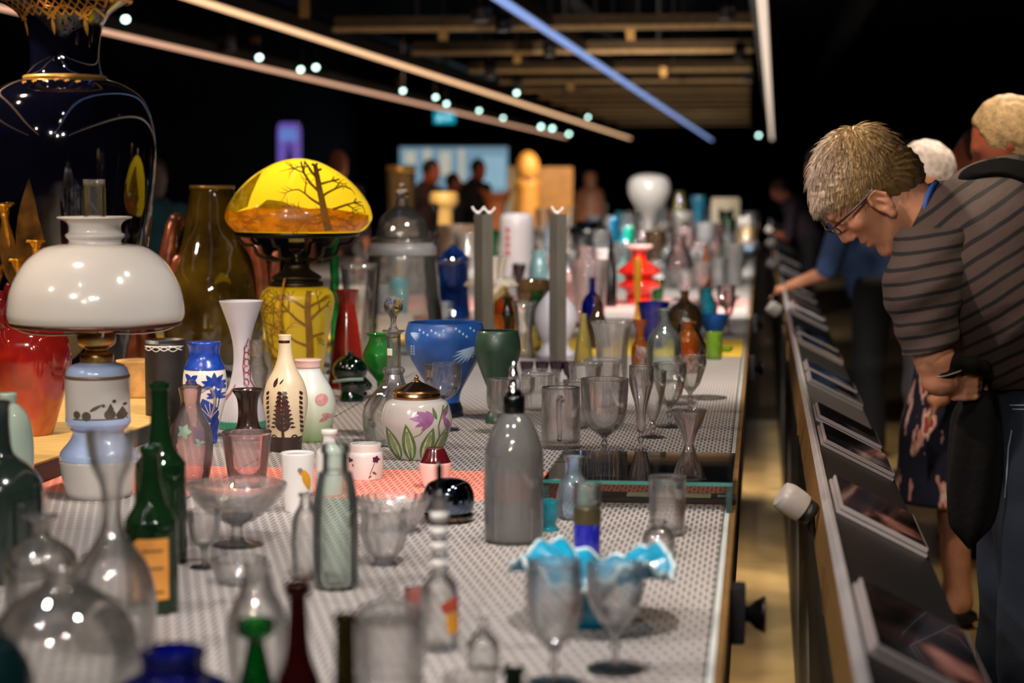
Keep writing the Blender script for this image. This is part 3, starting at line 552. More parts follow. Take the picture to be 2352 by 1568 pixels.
k.lat('base_ring', tg('siphon_base', (.5, .5, .47), (.12, .13, .1), .3, (.12, .13, .11)), [(63, 1256), (64, 1250), (64, 1234), (62, 1230)], n=2)
k.lat('collar', BLACKGLOSS, [(23, 948), (25, 944), (25, 912), (21, 906)], n=2); h = k.lat('head', CHROME, [(20, 907), (17, 893), (11, 880), (9, 868), (12, 862), (9, 850), (6, 838), (3, 828), (0, 827)])
k.tube('spout', pm('grey_metal', '#565256', .35, .8), [(1180, 868, 0), (1184, 862, -16), (1190, 872, -30), (1190, 890, -36)], 5); k.tube('lever', MATS['grey_metal'], [(1180, 850, 0), (1176, 842, 10), (1172, 850, 26)], 3.5)
V('wine_goblet', 'clear goblet with a deep round bowl before the turquoise ruffled bowl', 'goblet', 1412, 1556, CLM, [(64, 1556), (62, 1552), (24, 1542), (9, 1528), (8, 1500), (12, 1480), (8, 1466), (12, 1446), (40, 1420), (62, 1375), (68, 1330), (67, 1290)], wall=3, seg=56, base=8)
V('wine_goblet', 'clear goblet with a tall tulip bowl before the turquoise ruffled bowl', 'goblet', 1272, 1588, CLM, [(60, 1588), (58, 1584), (22, 1574), (9, 1560), (8, 1540), (12, 1522), (9, 1506), (14, 1488), (44, 1456), (62, 1400), (66, 1350), (62, 1284)], wall=3, seg=56, base=8)
# turquoise ruffled bowl with white rim
def ruff(th, r, y): 
    t = max(0, (r-60)/130); return -t*(-24*math.cos(4*(th-.52))+9*math.cos(18*th))
k = K('ruffled_bowl', 'turquoise ruffled glass bowl with a white crimped rim', 'bowl', 1358, 1446, r0=42)
pr_ = [(42, 1446), (44, 1440), (24, 1425), (20, 1400), (36, 1370), (78, 1330), (130, 1302), (172, 1292), (186, 1290)]
k.lat('bowl', pm('turquoise_cased', '#1583a6', .18, coat=.5, var=.3, scale=16), pr_, wall=4, seg=180, mod=lambda th, y: 1+.018*math.cos(18*th)*max(0, min(1, (1380-y)/80)), zmod=ruff)
v = []
for i in range(180):
    th = 2*math.pi*i/180; r = 187*(1+.018*math.cos(18*th)); v.append((r*math.cos(th)/k.s, r*math.sin(th)/k.s, (k.by-1290+ruff(th, 187, 0))/k.s))
pydata('crimped_rim', *tubemesh(v, 5/k.s, 8, True), pm('white_rim', '#b4c4c6', .2, coat=.4), k.e)
k = K('cobalt_cylinder_vase', 'slim cobalt blue cylinder with a gilt band and clear top', 'vase', 1348, 1305, r0=30)
k.lat('cobalt_body', pm('cobalt_enamel', '#12189c', .12, coat=.7, var=.12), [(30, 1305), (31, 1300), (31, 1202), (30, 1200)], n=2); k.lat('gilt_band', pm('dull_gilt', '#5d553c', .35, .7), [(31.5, 1200), (32.5, 1196), (32.5, 1172), (31, 1160)], n=2); k.lat('clear_top', CLG, [(31, 1164), (33, 1150), (33, 1108)], wall=3)
V('turquoise_cup', 'small faceted turquoise cup beside the soda siphon', 'cup', 1258, 1222, TURQ, [(26, 1222), (24, 1214), (18, 1204), (24, 1180), (24, 1148)], wall=3, mod=flutes(8, .05))
V('blue_grey_jug', 'little pale blue-grey jug with enamel specks', 'jug', 1318, 1195, BLUEG, [(30, 1195), (38, 1180), (40, 1140), (32, 1108), (20, 1090), (17, 1066), (24, 1046)], wall=3)
V('mauve_tumbler', 'cloudy mauve clear tumbler near the table edge', 'tumbler', 1532, 1235, CLM, [(38, 1235), (40, 1225), (42, 1150), (43, 1092)], wall=4, base=16, mod=flutes(10, .015))
V('clear_cruet', 'small clear cruet jar in front of the mauve tumbler', 'jar', 1512, 1285, CLM, [(34, 1285), (38, 1275), (38, 1235), (26, 1215), (16, 1208), (20, 1198), (18, 1194)], wall=3)
V('dark_green_stub', 'dark green bottle beside the tulip-bowled goblet', 'bottle', 1180, 1800, DGREEN, [(52, 1800), (56, 1780), (54, 1660), (34, 1610), (24, 1580), (24, 1545), (28, 1540), (28, 1530)], wall=4)
V('cut_salt_cellar', 'squat cut-glass salt cellar beside the ribbed canister', 'cellar', 1080, 1640, CUT, [(50, 1640), (56, 1620), (60, 1560), (62, 1548)], wall=6, mod=flutes(12, .04), seg=60)
V('clear_scent_bottle', 'clear flat-shouldered scent bottle beside the banded bottle', 'bottle', 1110, 1545, CL, [(34, 1545), (38, 1535), (38, 1480), (22, 1455), (12, 1440), (12, 1420), (18, 1416)], wall=3)
# raised sheet of glass with a caption strip under it
def glass_plinth():
    z = .958; a, s1 = on_z(1246, 1101, z); b, s2 = on_z(1683, 1101, z); c, _ = on_z(1683, 1040, z)
    e = empty('glass_riser', ((a.x+b.x)/2, (a.y+c.y)/2, .9)); tag(e, 'low glass riser, a sheet on clear blocks over the coral strip', 'stand')
    W = (b.x-a.x)/2; D = (c.y-a.y)/2
    box('glass_sheet', -W, W, -D, D, .052, .058, tg('sheet_glass', (.62, .68, .66), (.20, .28, .26), .02, (.1, .16, .15), ior=1.9, gl=1.5), e); box('front_edge', -W, W, -D-.001, -D-.0002, .0515, .0585, pm('green_glass_edge', '#2f6a63', .15, var=.1), e); 
    for sx in (-1, 1): box('glass_block', sx*W-.012*(sx > 0), sx*W+.012*(sx < 0), -D+.002, D-.002, 0, .052, tg('block_glass', (.7, .8, .76), (.2, .4, .36), .1, (.2, .4, .36)), e)
    p, s = on_z(1510, 1150); o = box('caption_strip', -.155, .155, -.035, .035, 0, .012, pm('strip_black', '#2a2625', .4), None, .002); o.location = p+Vector((0, .0, .0)); tag(o, 'dark caption strip with a cream drawing under the glass riser', 'caption')
    box('drawing', -.06, .105, -.028, .026, .012, .0125, pm('cream_paper', '#d8c9a6', .7, var=.2, scale=30), o); box('printed_word', .118, .145, -.012, .010, .012, .0125, pm('white_print', '#e8e8e8', .6), o)
glass_plinth()
# ================================================================ left: plinth with the big black vase
def plinth():
    z = .945; a, _ = on_z(60, 1072, z); b, _ = on_z(345, 972, z); d = (b-a).normalized(); n = Vector((-d.y, d.x, 0))
    q = [a-d*1.2, b+d*.62, b+d*.62+n*.95, a-d*1.2+n*.95]
    e = empty('wooden_plinth', (sum(p.x for p in q)/4, sum(p.y for p in q)/4, .9)); tag(e, 'low plywood plinth with black sides under the big vases', 'plinth'); o_ = e.location
    v = [(p.x-o_.x, p.y-o_.y, h) for h in (0, .041) for p in q]; fs = [(3, 2, 1, 0), (4, 5, 6, 7), (0, 1, 5, 4), (1, 2, 6, 5), (2, 3, 7, 6), (3, 0, 4, 7)]
    pydata('black_base', v, fs, BLACK, e, False); v = [(p.x-o_.x, p.y-o_.y, h) for h in (.041, .045) for p in q]; pydata('plywood_top', v, fs, PLYW, e, False)
plinth(); PZ = .945
k = K('black_gilt_vase', 'huge glossy black vase with gilt net, tassels and collar', 'vase', 162, 892, PZ, r0=105)
NAV = pm('black_navy_enamel', '#060612', .06, coat=.8, var=.4, scale=6)
pb = [(100, 892), (112, 880), (120, 840), (142, 760), (172, 620), (192, 480), (201, 360), (196, 290), (172, 230), (130, 200), (92, 187), (90, 185)]
k.lat('vase_body', NAV, pb, seg=96); pn = [(88, 182), (82, 170), (77, 145), (78, 110), (86, 70), (104, 40), (130, 22), (151, 13), (152, 9)]
k.lat('vase_neck', NAV, pn, seg=96, wall=5); k.lat('gilt_collar', GOLD, [(87, 190), (93, 188), (94, 184), (92, 180), (84, 178)], n=3, seg=64); k.lat('gilt_rim', GOLD, [(149, 15.5), (153, 13), (154, 9), (151, 5.5)], n=3, seg=64)
net = []
for i in range(-9, 10):
    x0 = 162+i*17
    for sgn in (-1, 1): net += ribbon([(162+(x0-162)*1.0+sgn*t*34-0, 12+t*38) for t in (0, .25, .5, .75, 1)], 3.0)
net = [q for q in net if all(abs(p[0]-162) < 140-max(0, p[1]-14)*1.7 for p in q)]
k.decal('gilt_net', GOLD, pn, net+[[(162-148, 10), (162+148, 10), (162+140, 19), (162-140, 19)]], maxlen=9)
scal = []
for x0, x1 in ((40, 83), (83, 153), (153, 220), (220, 262)): scal += ribbon([(x0+(x1-x0)*t, 52-22*math.sin(math.pi*t)+abs((x0+x1)/2-162)*.02) for t in (0, .12, .25, .4, .5, .6, .75, .88, 1)], 5)
k.decal('gilt_swag', GOLD, pn, scal)
for x in (83, 154, 221): k.decal('gilt_tassel', GOLD, pn, [petal(x, 52, a, 12, 6) for a in (.6, 2.5, -.4, 3.5)]+[petal(x+2, 56, 1.5, 38, 8)])
k.decal('gilt_fringe', GOLD, pb, [petal(x, 190+abs(x-162)*.09, a, 7, 4) for x in range(95, 235, 24) for a in (1.57, .5, 2.6)])
GF = pm('gilt_relief_flower', '#c98d22', .35, .55, var=.4, scale=40)
def trumpet(x, y, h, r, wpos, lean=0):
    rv = np.interp(y+10, [230, 290, 360, 480, 620, 760], [172, 196, 201, 192, 172, 142]); wpos = -math.sqrt(max(rv*rv-(x-162)**2, 100))-3
    k.tube('gilt_stem', GF, [(x+lean, y+h, wpos+26), (x+lean*.4, y+h*.55, wpos+10), (x, y+14, wpos)], [4, 5, 9]); o = k.lat('gilt_flower', GF, [(6, y+20), (10, y+10), (r*.8, y+2), (r, y-2), (r*1.05, y+3)], x=x, w=wpos, wall=1.5, seg=40, mod=lambda th, yy: 1+.12*math.cos(5*th))
for a in [(58, 470, 140, 22, -200, 20), (20, 540, 100, 14, -178, 8), (132, 548, 70, 19, -202, -10), (84, 590, 60, 16, -196, 4), (30, 610, 50, 18, -175, 0), (10, 570, 70, 15, -160, 6)]: trumpet(*a)
k.decal('brown_gold_petals', pm('brown_gold', '#6b4a22', .3, .5, var=.8, scale=18), pb, [petal(66, 650, -1.62, 170, 46), petal(106, 650, -1.5, 240, 58), petal(140, 640, -1.62, 170, 34), petal(28, 650, -1.75, 130, 36)], off=.5)  # brown-gold petal shapes on the vase belly
# white oil lamp
k = K('oil_lamp', 'white milk-glass oil lamp with a domed shade and chimney', 'lamp', 228, 1150, r0=70); OP = OPAL
k.lat('lamp_foot', OPAL, [(70, 1150), (74, 1140), (86, 1080), (89, 1052)], n=3); k.lat('foot_band', PBLUE, [(89, 1053), (86, 1035), (64, 1008), (58, 992), (60, 982)], n=4)
bp_ = [(62, 984), (72, 970), (73, 962), (73, 866), (71, 860)]; k.lat('font_body', OPAL, bp_, n=3, seg=64); k.lat('font_band', PBLUE, [(64, 983), (73.4, 970), (73.4, 955), (73, 954)], n=2); k.lat('gilt_line', pm('brown_line', '#6d5a48', .4, .3), [(73.5, 866), (74, 864), (73.5, 859), (71, 858)], n=2)
k.lat('font_shoulder', PBLUE, [(71, 859), (70, 850), (62, 838), (40, 831), (36, 830)]); k.lat('burner', BRASS, [(37, 831), (38, 826), (38, 812), (30, 808), (24, 800), (40, 790), (44, 776), (43, 766), (38, 762), (40, 756), (38, 744), (30, 740)], n=3)
k.lat('chimney', CL, [(26, 758), (34, 700), (30, 620), (26, 540), (25, 414)], wall=2.5); sh = k.lat('shade', OPAL, [(186, 741), (196, 732), (199, 712), (190, 660), (160, 605), (120, 572), (85, 562), (62, 560), (59, 552), (66, 544), (66, 538), (59, 532), (60, 516), (72, 506), (84, 502), (84, 498)], wall=4, seg=96)
k.lat('shade_ring', pm('dark_copper', '#5a3d33', .35, .8), [(190, 746), (193, 744), (193, 738), (188, 735)], wall=3, n=1, seg=64)
for a in (.3, 1.9, 3.4, 5.0): k.tube('shade_arm', pm('nickel', '#b5aaa0', .3, .9), [(228+36*math.cos(a), 764, 36*math.sin(a)), (228+100*math.cos(a), 766, 100*math.sin(a)), (228+160*math.cos(a), 758, 160*math.sin(a)), (228+190*math.cos(a), 742, 190*math.sin(a))], 2.6)
PR_ = pm('sepia_print', '#4a4038', .6, var=.3, scale=60)
k.decal('painted_scene', PR_, bp_, [disc(194, 944, 9), disc(217, 947, 11), disc(268, 944, 12), disc(290, 946, 10), petal(224, 936, -.5, 34, 8), [(262, 934), (270, 918), (277, 934)], [(284, 938), (292, 926), (298, 938)], [(184, 953), (300, 953), (300, 956), (184, 956)]]+[disc(277, 914, 4), disc(255, 923, 4), disc(296, 922, 3.5)])
# red-amber lobed vase
def ruby():
    m, n, l = newmat('ruby_amber'); b = n['Principled BSDF']; tc = n.new('ShaderNodeTexCoord'); sx = n.new('ShaderNodeSeparateXYZ'); l.new(tc.outputs['Object'], sx.inputs[0])
    nz = n.new('ShaderNodeTexNoise'); nz.inputs['Scale'].default_value = 14; nz.inputs['Distortion'].default_value = 1.2; l.new(tc.outputs['Object'], nz.inputs['Vector']); ma = n.new('ShaderNodeMath'); ma.operation = 'MULTIPLY_ADD'; ma.inputs[1].default_value = .22; l.new(nz.outputs['Fac'], ma.inputs[0]); l.new(sx.outputs['Z'], ma.inputs[2])
    r = n.new('ShaderNodeValToRGB'); l.new(ma.outputs[0], r.inputs[0]); e = r.color_ramp.elements; e[0].position = .05; e[0].color = c4('#b5651d'); e[1].position = .42; e[1].color = c4('#4a0a0c'); e.new(.2).color = c4('#9a2413'); e.new(.3).color = c4('#6e1410')
    l.new(r.outputs[0], b.inputs['Base Color']); b.inputs['Roughness'].default_value = .08; b.inputs['Coat Weight'].default_value = .8; return m
k = K('ruby_amber_vase', 'red and amber lobed glass vase with folded top', 'vase', 72, 1003, PZ, r0=46); RA = ruby()
k.lat('vase_body', RA, [(44, 1003), (50, 990), (68, 930), (88, 860), (92, 810), (80, 765), (50, 742), (30, 730)], seg=64, mod=lambda th, y: 1+.03*math.cos(6*th)); 
for i, (x, y, r, w_) in enumerate([(10, 690, 18, -20), (36, 700, 15, -30), (60, 715, 14, -34), (22, 672, 14, 10), (78, 728, 14, -20), (46, 690, 14, 12)]): k.tube('glass_fold', RA, [(x*.6+30, 758, w_), (x*.85+8, 735, w_*1.2), (x, y, w_), (x+4, y-22, w_*.6)], [r*.8, r*.9, r*.8, r*.4], 12)
# olive brown handled vase
k = K('olive_handled_vase', 'large olive-brown glass vase with coppery creature handles', 'vase', 492, 838, PZ, r0=80); OB = pm('olive_brown_glass', '#43320c', .05, coat=.9, var=.8, scale=7)
k.lat('vase_body', OB, [(78, 838), (92, 830), (112, 780), (116, 720), (112, 650), (92, 590), (72, 540), (58, 480), (50, 440), (51, 430)], seg=72, wall=4); COP = pm('copper_lustre', '#8d4a2e', .22, .35, var=.5, scale=25, coat=.5, bump=.3)
k.lat('vase_rim', pm('rim_gold', '#b08446', .3, .6), [(51, 434), (52.5, 430), (50, 427)], n=1)
k.tube('creature_handle', COP, [(408, 660, -40), (398, 610, -50), (402, 560, -48), (410, 510, -36), (420, 500, -20), (432, 530, -10)], [16, 22, 19, 15, 10, 8], 14); k.ell('creature_wing', COP, (420, 622, -62), (24, 42, 10), (0, .2, 0)); k.ell('creature_head', COP, (411, 505, -36), (13, 15, 12))
k.tube('creature_handle', COP, [(545, 515, -20), (570, 545, -40), (598, 580, -46), (608, 630, -44), (606, 672, -40), (590, 690, -30)], [9, 15, 17, 15, 14, 9], 14); k.ell('creature_fin', COP, (632, 620, -20), (14, 46, 8), (0, .15, 0))
o = V('rough_wood_block', 'rough-barked block of pale wood on the plinth', 'block', 318, 915, pm('bark_wood', '#b58a4f', .7, var=.5, scale=14, bump=.5), [(48, 915), (50, 905), (50, 838), (46, 826), (0, 826)], z=PZ, mod=lambda th, y: 1+.05*math.sin(5*th)+.02*math.sin(17*th+y*.2))
V('reddish_glass_trunk', 'red-brown ribbed glass trunk behind the oil lamp', 'sculpture', 310, 835, COP, [(46, 835), (52, 820), (48, 780), (42, 740), (46, 690), (34, 660), (0, 655)], z=PZ, mod=flutes(9, .08))
# black cylinder with wave rim
k = K('black_cylinder_vase', 'tall matt black cylinder vase with a white wavy rim band', 'vase', 382, 998, r0=44); pb = [(45, 998), (46, 994), (46, 792), (45, 790)]
k.lat('vase_body', pm('matt_black_glass', '#1d191a', .5, var=.25, scale=20), pb, n=2, wall=3); k.decal('wave_band', MILK, pb, ribbon([(340+i*2, 797+4*math.sin(i*.33)) for i in range(43)], 2.4)+ribbon([(340+i*2, 798-5*math.sin(i*.33)) for i in range(43)], 2)+[[(338, 790), (426, 790), (426, 793), (338, 793)]])
# blue and white vase
k = K('blue_white_vase', 'blue and white vase painted with lotus flowers and butterfly', 'vase', 472, 1020, r0=26); BW = pm('blue_white_ground', '#e6e0da', .2, coat=.4, var=.04); BL = pm('delft_blue_print', '#1c3f9e', .25, coat=.4, var=.35, scale=60); BD = pm('deep_blue_print', '#12286e', .25, coat=.4)
pb = [(25, 1020), (27, 1008), (28, 990), (38, 955), (48, 915), (50, 875), (46, 845), (36, 822), (34, 806), (37, 788), (36, 784)]
k.lat('vase_body', BW, pb, wall=3, seg=64); k.lat('blue_collar', BL, [(47.2, 846), (44.5, 838), (37, 822), (35, 806), (38, 788), (37, 783.5)], n=4, seg=64, mod=lambda th, y: 1.004)
k.lat('blue_foot', BL, [(25.6, 1020), (27.8, 1008), (28.8, 990), (32, 976)], n=3); 
fl = lambda x, y, s_: [petal(x, y, a, 26*s_, 10*s_) for a in (-1.57, -2.2, -.95, -2.8, -.35, -3.3, .2)]
k.decal('lotus_flower', BL, pb, fl(500, 880, 1.15)+fl(503, 905, .8)); k.decal('butterfly', BL, pb, [petal(447, 868, a, 20, 12) for a in (-.6, -2.4, .6, 2.4)]); k.decals('lotus_leaf', BL, pb, [petal(494, 968, -1.9, 62, 44), petal(470, 940, -1.0, 30, 16), petal(462, 985, -1.4, 40, 18), petal(488, 995, -1.2, 44, 20)]); k.decal('lotus_stem', BD, pb, ribbon([(484, 1000), (496, 950), (504, 905)], 3)+ribbon([(474, 1000), (500, 960), (512, 900)], 2)); o = k.decal('leaf_vein', BW, pb, sum([ribbon([(490, 955), (490+22*math.cos(a), 945+26*math.sin(a))], 1.3) for a in (-2.6, -2.1, -1.6, -1.1, -.5)], []), off=1.2); o['kind'] = 'stuff'
# frosted vase with red enamel
k = K('frosted_trumpet_vase', 'frosted white trumpet vase with red enamel scrolls', 'vase', 557, 990, r0=50); FW = pm('frosted_white', '#b9b4bd', .45, var=.05); RE = pm('red_enamel', '#8e2b2c', .4)
pb = [(50, 990), (54, 978), (52, 950), (42, 915), (28, 880), (20, 840), (19, 800), (26, 760), (40, 718), (49, 694), (50, 690)]
k.lat('vase_body', FW, pb, wall=3, seg=64); k.lat('green_foot', tg('green_foot', (.3, .7, .5), (.05, .3, .2), .5, (.08, .42, .27)), [(50.6, 990.2), (54.8, 978), (53.6, 962)], n=3)
k.decal('red_scroll', RE, pb, ribbon([(575, 775), (566, 800), (562, 840), (566, 875), (585, 905)], 2.2)+ribbon([(578, 780), (577, 830), (578, 870), (588, 890)], 2)+sum([ribbon([(570+6*math.cos(a+q)*.9, y+8*math.sin(a+q)) for a in np.linspace(0, 5.2, 9)], 2.2) for q, y in ((0, 800), (1, 815), (2, 830), (0, 846), (1, 860), (2, 876))], [])+ribbon([(545, 880), (535, 900), (520, 918)], 2.4)+ribbon([(550, 905), (538, 890), (526, 905), (512, 922)], 2))
V('brown_bud_vase', 'small dark brown bud vase with a flared white lip', 'vase', 570, 1014, UMBER, [(42, 1014), (46, 1004), (36, 990), (26, 975), (22, 945), (25, 915), (35, 897), (36, 892)], wall=3)
k = K('cream_leaf_bottle', 'cream bottle vase with raised dark brown fern leaves', 'vase', 657, 1039, r0=34); pb = [(35, 1039), (35, 1034), (36, 1010), (46, 960), (51, 920), (44, 880), (26, 845), (17, 815), (14, 780), (15, 769), (14, 767)]
k.lat('vase_body', CREAMG, pb, seg=72, wall=2.5); k.lat('dark_foot', pm('peat_brown', '#33241f', .35, var=.3, scale=30), [(35.6, 1039.3), (36, 1030), (36.8, 1010), (38.6, 999)], n=3)
k.decal('neck_band', UMBER, pb, [petal(x, 783, a, 4.6, 3.4) for x in (646, 652.5, 659, 665.5) for a in (.8, 2.4, 3.9, 5.5)]); FE = pm('fern_relief', '#3a2320', .25, coat=.4, var=.35, scale=90)
fern = ribbon([(655, 1000), (654, 960), (656, 925), (657, 892)], 7, 2)
for i in range(9):
    y = 985-i*10.5; l = 26*(1-.085*i)+4
    for sg in (-1, 1): fern += [petal(655, y, -1.57+sg*(.95+.02*i), l, 9, bend=-sg*.25), petal(655+sg*l*.55, y-l*.32, -1.57+sg*1.6, l*.42, 5)]
k.decal('fern_leaf', FE, pb, fern, off=1.2); k.decal('side_fern', FE, pb, sum([[petal(x, 990-i*11, a, 11, 6) for i in range(9)] for x, a in ((617, -.9), (699, -2.2))], []), off=1.2)
sp = lambda cx, cy_, sg: ribbon([(cx+sg*(13-1.1*i)*math.cos(i*.7), cy_+(13-1.1*i)*math.sin(i*.7)) for i in range(11)], 3)
k.decal('spiral', FE, pb, sp(632, 1000, -1)+sp(682, 1000, 1), off=1.2); k.decal('small_bud', FE, pb, [petal(635, 885, -1.2, 24, 9), petal(648, 878, -.9, 16, 4)])
k = K('opal_blossom_vase', 'pale opal vase shading to green with pink blossoms', 'vase', 709, 1016, r0=42)
m, n_, l_ = newmat('opal_green_shade'); b_ = n_['Principled BSDF']; tc = n_.new('ShaderNodeTexCoord'); sx = n_.new('ShaderNodeSeparateXYZ'); l_.new(tc.outputs['Object'], sx.inputs[0]); mr = n_.new('ShaderNodeMapRange'); mr.inputs['From Max'].default_value = .21; l_.new(sx.outputs['Z'], mr.inputs[0]); cr = n_.new('ShaderNodeValToRGB'); l_.new(mr.outputs[0], cr.inputs[0])
cr.color_ramp.elements[0].color = c4('#86a262'); cr.color_ramp.elements[1].color = c4('#e9cdd2'); cr.color_ramp.elements.new(.32).color = c4('#d5dcc4'); cr.color_ramp.elements.new(.8).color = c4('#dfe2df'); l_.new(cr.outputs[0], b_.inputs['Base Color']); b_.inputs['Roughness'].default_value = .3; b_.inputs['Coat Weight'].default_value = .4
pb = [(42, 1016), (46, 1008), (58, 965), (63, 930), (55, 895), (36, 862), (28, 845), (29, 832), (31, 826), (30, 824)]; k.lat('vase_body', m, pb, wall=3, seg=64); k.lat('pink_rim', PINKISH, [(28.6, 843), (29.6, 832), (31.6, 825.5), (30, 823.4)], n=3); k.decal('blossom', pm('blossom_pink', '#cf9496', .4, var=.25, scale=60), pb, [disc(744, 912, 14, 16), petal(744, 945, .3, 26, 12), petal(738, 962, -.5, 34, 10)])
# yellow cameo lamp
k = K('cameo_lamp', 'yellow cameo glass table lamp painted with bare trees', 'lamp', 684, 915, r0=50); YG = pm('yellow_cameo', '#dab81c', .3, coat=.4, var=.12, scale=7); TB = pm('tree_umber_print', '#8a6420', .4, var=.2, scale=40)
pb = [(50, 915), (53, 905), (60, 845), (74, 760), (85, 700), (83, 676), (70, 660), (58, 656)]; k.lat('base_vase', YG, pb, seg=72)
k.lat('bronze_cap', AGED, [(60, 657), (60, 648), (50, 644), (55, 640), (56, 634), (40, 624), (30, 616), (27, 606), (12, 602), (10, 590)], n=3); k.lat('lamp_stem', AGED, [(12, 604), (9, 590), (8, 582), (17, 574), (18, 568), (8, 560), (8, 552)], n=2); k.lat('candle_socket', pm('ivory_socket', '#d8cf86', .4), [(18, 556), (18, 528), (16, 527)], n=1)
for a in (.15, 1.35, 2.6, 3.4, 4.4, 5.5): k.tube('bronze_arm', AGED, [(684+10*math.cos(a), 592, 10*math.sin(a)), (684+50*math.cos(a), 597, 50*math.sin(a)), (684+88*math.cos(a), 585, 88*math.sin(a)), (684+98*math.cos(a), 564, 98*math.sin(a)), (684+120*math.cos(a), 560, 120*math.sin(a)), (684+136*math.cos(a), 540, 136*math.sin(a))], 4)
k.lat('shade_ring', pm('dark_bronze_ring', '#191410', .3, .7), [(134, 544), (142, 543), (143, 532), (138, 530)], wall=10, n=1, seg=64)
ps = [(132, 536), (150, 528), (164, 510), (167, 496), (158, 468), (132, 432), (96, 400), (52, 376), (18, 367), (0, 366)]; sh = k.lat('shade', transl('yellow_shade', '#e2c424', .10, 6), [(128, 535)]+ps, seg=96, x=690)
bl = bpy.data.lights.new('added_glow_light', 'POINT'); bl.energy = 1.6; bl.color = (1, .86, .6); bl.shadow_soft_size = .03; bo = bpy.data.objects.new('added_glow_light', bl); COL.objects.link(bo); bo.parent = k.e; bo.location = k.P(690, 470, 0)  # light added inside the shade to make the yellow glass glow
OR = transl('orange_cameo', '#d88d14', .3, 30); rnd = random.Random(5)
k.decal('orange_ground', OR, ps, [[(528, 478), (560, 486), (600, 478), (640, 466), (690, 470), (730, 478), (770, 476), (820, 486), (852, 494), (852, 512), (830, 530), (545, 530), (528, 510)]], x=690, maxlen=14); k.decal('foliage_mass', transl('olive_cameo', '#b39c1e', .3, 40), ps, [[(528, 480), (545, 455), (575, 425), (600, 405), (614, 395), (606, 420), (596, 450), (590, 474), (560, 486)], [(612, 476), (636, 458), (672, 462), (700, 474), (660, 480)]], x=690, maxlen=14)
def tree(x, y, a, l, wd, dep, out, cv=.5):
    n_s = 4; pts = [(x, y)]
    for i in range(n_s):
        a += rnd.uniform(-.22, .22)*cv*2; x += l/n_s*math.cos(a); y += l/n_s*math.sin(a); pts.append((x, y))
        if dep > 0 and i >= 1:
            for sg in (-1, 1):
                if rnd.random() < .62: tree(x, y, a+sg*rnd.uniform(.5, 1.0), l*rnd.uniform(.45, .7), wd*.55, dep-1, out)
    out += ribbon(pts, wd, wd*.45)
t = ribbon([(770, 526), (766, 505), (761, 480), (755, 455), (748, 430), (742, 408), (737, 392), (732, 380), (726, 375)], 17, 7)
for (x, y, a, l) in [(756, 470, -2.7, 60), (752, 455, -.5, 70), (748, 440, -2.6, 110), (745, 425, -.35, 60), (742, 410, -2.5, 66), (738, 395, -.6, 46), (736, 385, -2.7, 50), (735, 380, -1.2, 14), (780, 480, -.5, 60), (760, 490, 2.9, 60)]: tree(x, y, a, l, 6, 2, t)
t = [q for q in t if all(np.interp(p[1], [366, 376, 400, 432, 468, 496, 530], [5, 50, 95, 130, 156, 164, 146])*.97 > abs(p[0]-690) for p in q)]
o = k.decal('painted_tree', TB, ps, t, x=690, off=1.2, maxlen=10); o['kind'] = 'stuff'
t = []
for i in range(36): xx = rnd.uniform(560, 820); yy = rnd.uniform(488, 520); tree(xx, yy, rnd.choice([-.2, .3, 2.9, 3.4]), rnd.uniform(20, 44), 2.6, 1, t)
t = [q for q in t if all(abs(p[0]-690) < 140 and p[1] < 527 for p in q)]; o = k.decal('painted_grass', pm('dark_orange_print', '#a35f12', .4), ps, t, x=690, off=1.3, maxlen=12); o['kind'] = 'stuff'
t = ribbon([(716, 896), (717, 850), (719, 800), (718, 750), (716, 710), (718, 675), (719, 664)], 18, 12)
for (x, y, a, l) in [(716, 850, -2.5, 100), (720, 830, -.6, 60), (716, 790, -2.7, 120), (720, 770, -.5, 60), (716, 745, -2.4, 110), (720, 730, -.7, 60), (716, 705, -2.6, 90), (720, 700, -.6, 50), (716, 870, 3.3, 90)]: tree(x, y, a, l, 7, 3, t)
bx_ = lambda y: np.interp(y, [656, 676, 700, 760, 840, 900], [58, 83, 85, 74, 60, 50])*.96
t = [q for q in t if all(660 < p[1] < 898 and abs(p[0]-684) < bx_(p[1]) for p in q)]; o = k.decal('painted_tree', TB, pb, t, off=1.2, maxlen=10); o['kind'] = 'stuff'
k.tube('twisted_cord', pm('amber_cord', '#b5762a', .5, var=.3, scale=200), [(664, 636, -64), (660, 670, -92), (655, 720, -92), (652, 755, -86), (662, 768, -84)], 2.4)
# small things beside the lamp
V('green_twist_rod', 'tall thin emerald twisted glass rod vase', 'vase', 770, 860, EMER, [(22, 860), (20, 850), (11, 840), (10, 700), (10, 560), (14, 540)], mod=lambda th, y: 1+.12*math.sin(3*th+y*.12), n=10, seg=30)
V('oxblood_vase', 'waisted dark red vase beside the yellow lamp', 'vase', 798, 895, pm('ruby_lustre', '#7d1c14', .2, coat=.5, var=.5, scale=14), [(44, 895), (45, 885), (36, 820), (27, 750), (20, 708), (22, 685), (28, 668), (27, 665)], wall=3)
k = K('glass_bust', 'dark green glass head in profile', 'sculpture', 808, 924, r0=34)
k.lat('neck', DGREEN, [(26, 924), (28, 915), (22, 890)], n=3); k.ell('cap', pm('head_green', '#04170d', .06, coat=.8, var=.5), (804, 850, 0), (40, 36, 34)); k.ell('face', MATS['head_green'], (812, 882, 0), (33, 36, 27)); k.tube('nose', MATS['head_green'], [(838, 868, 0), (850, 886, 0), (840, 892, 0)], [4, 6, 5]); k.ell('chin', MATS['head_green'], (834, 905, 0), (10, 9, 12)); k.tube('cap_band', pm('clear_band', '#7d9488', .1, coat=.6), [(768, 874, -20), (800, 868, -36), (836, 868, -24)], 4); k.tube('crest', MATS['head_green'], [(800, 818, 0), (806, 808, 0), (812, 820, 0)], 4)
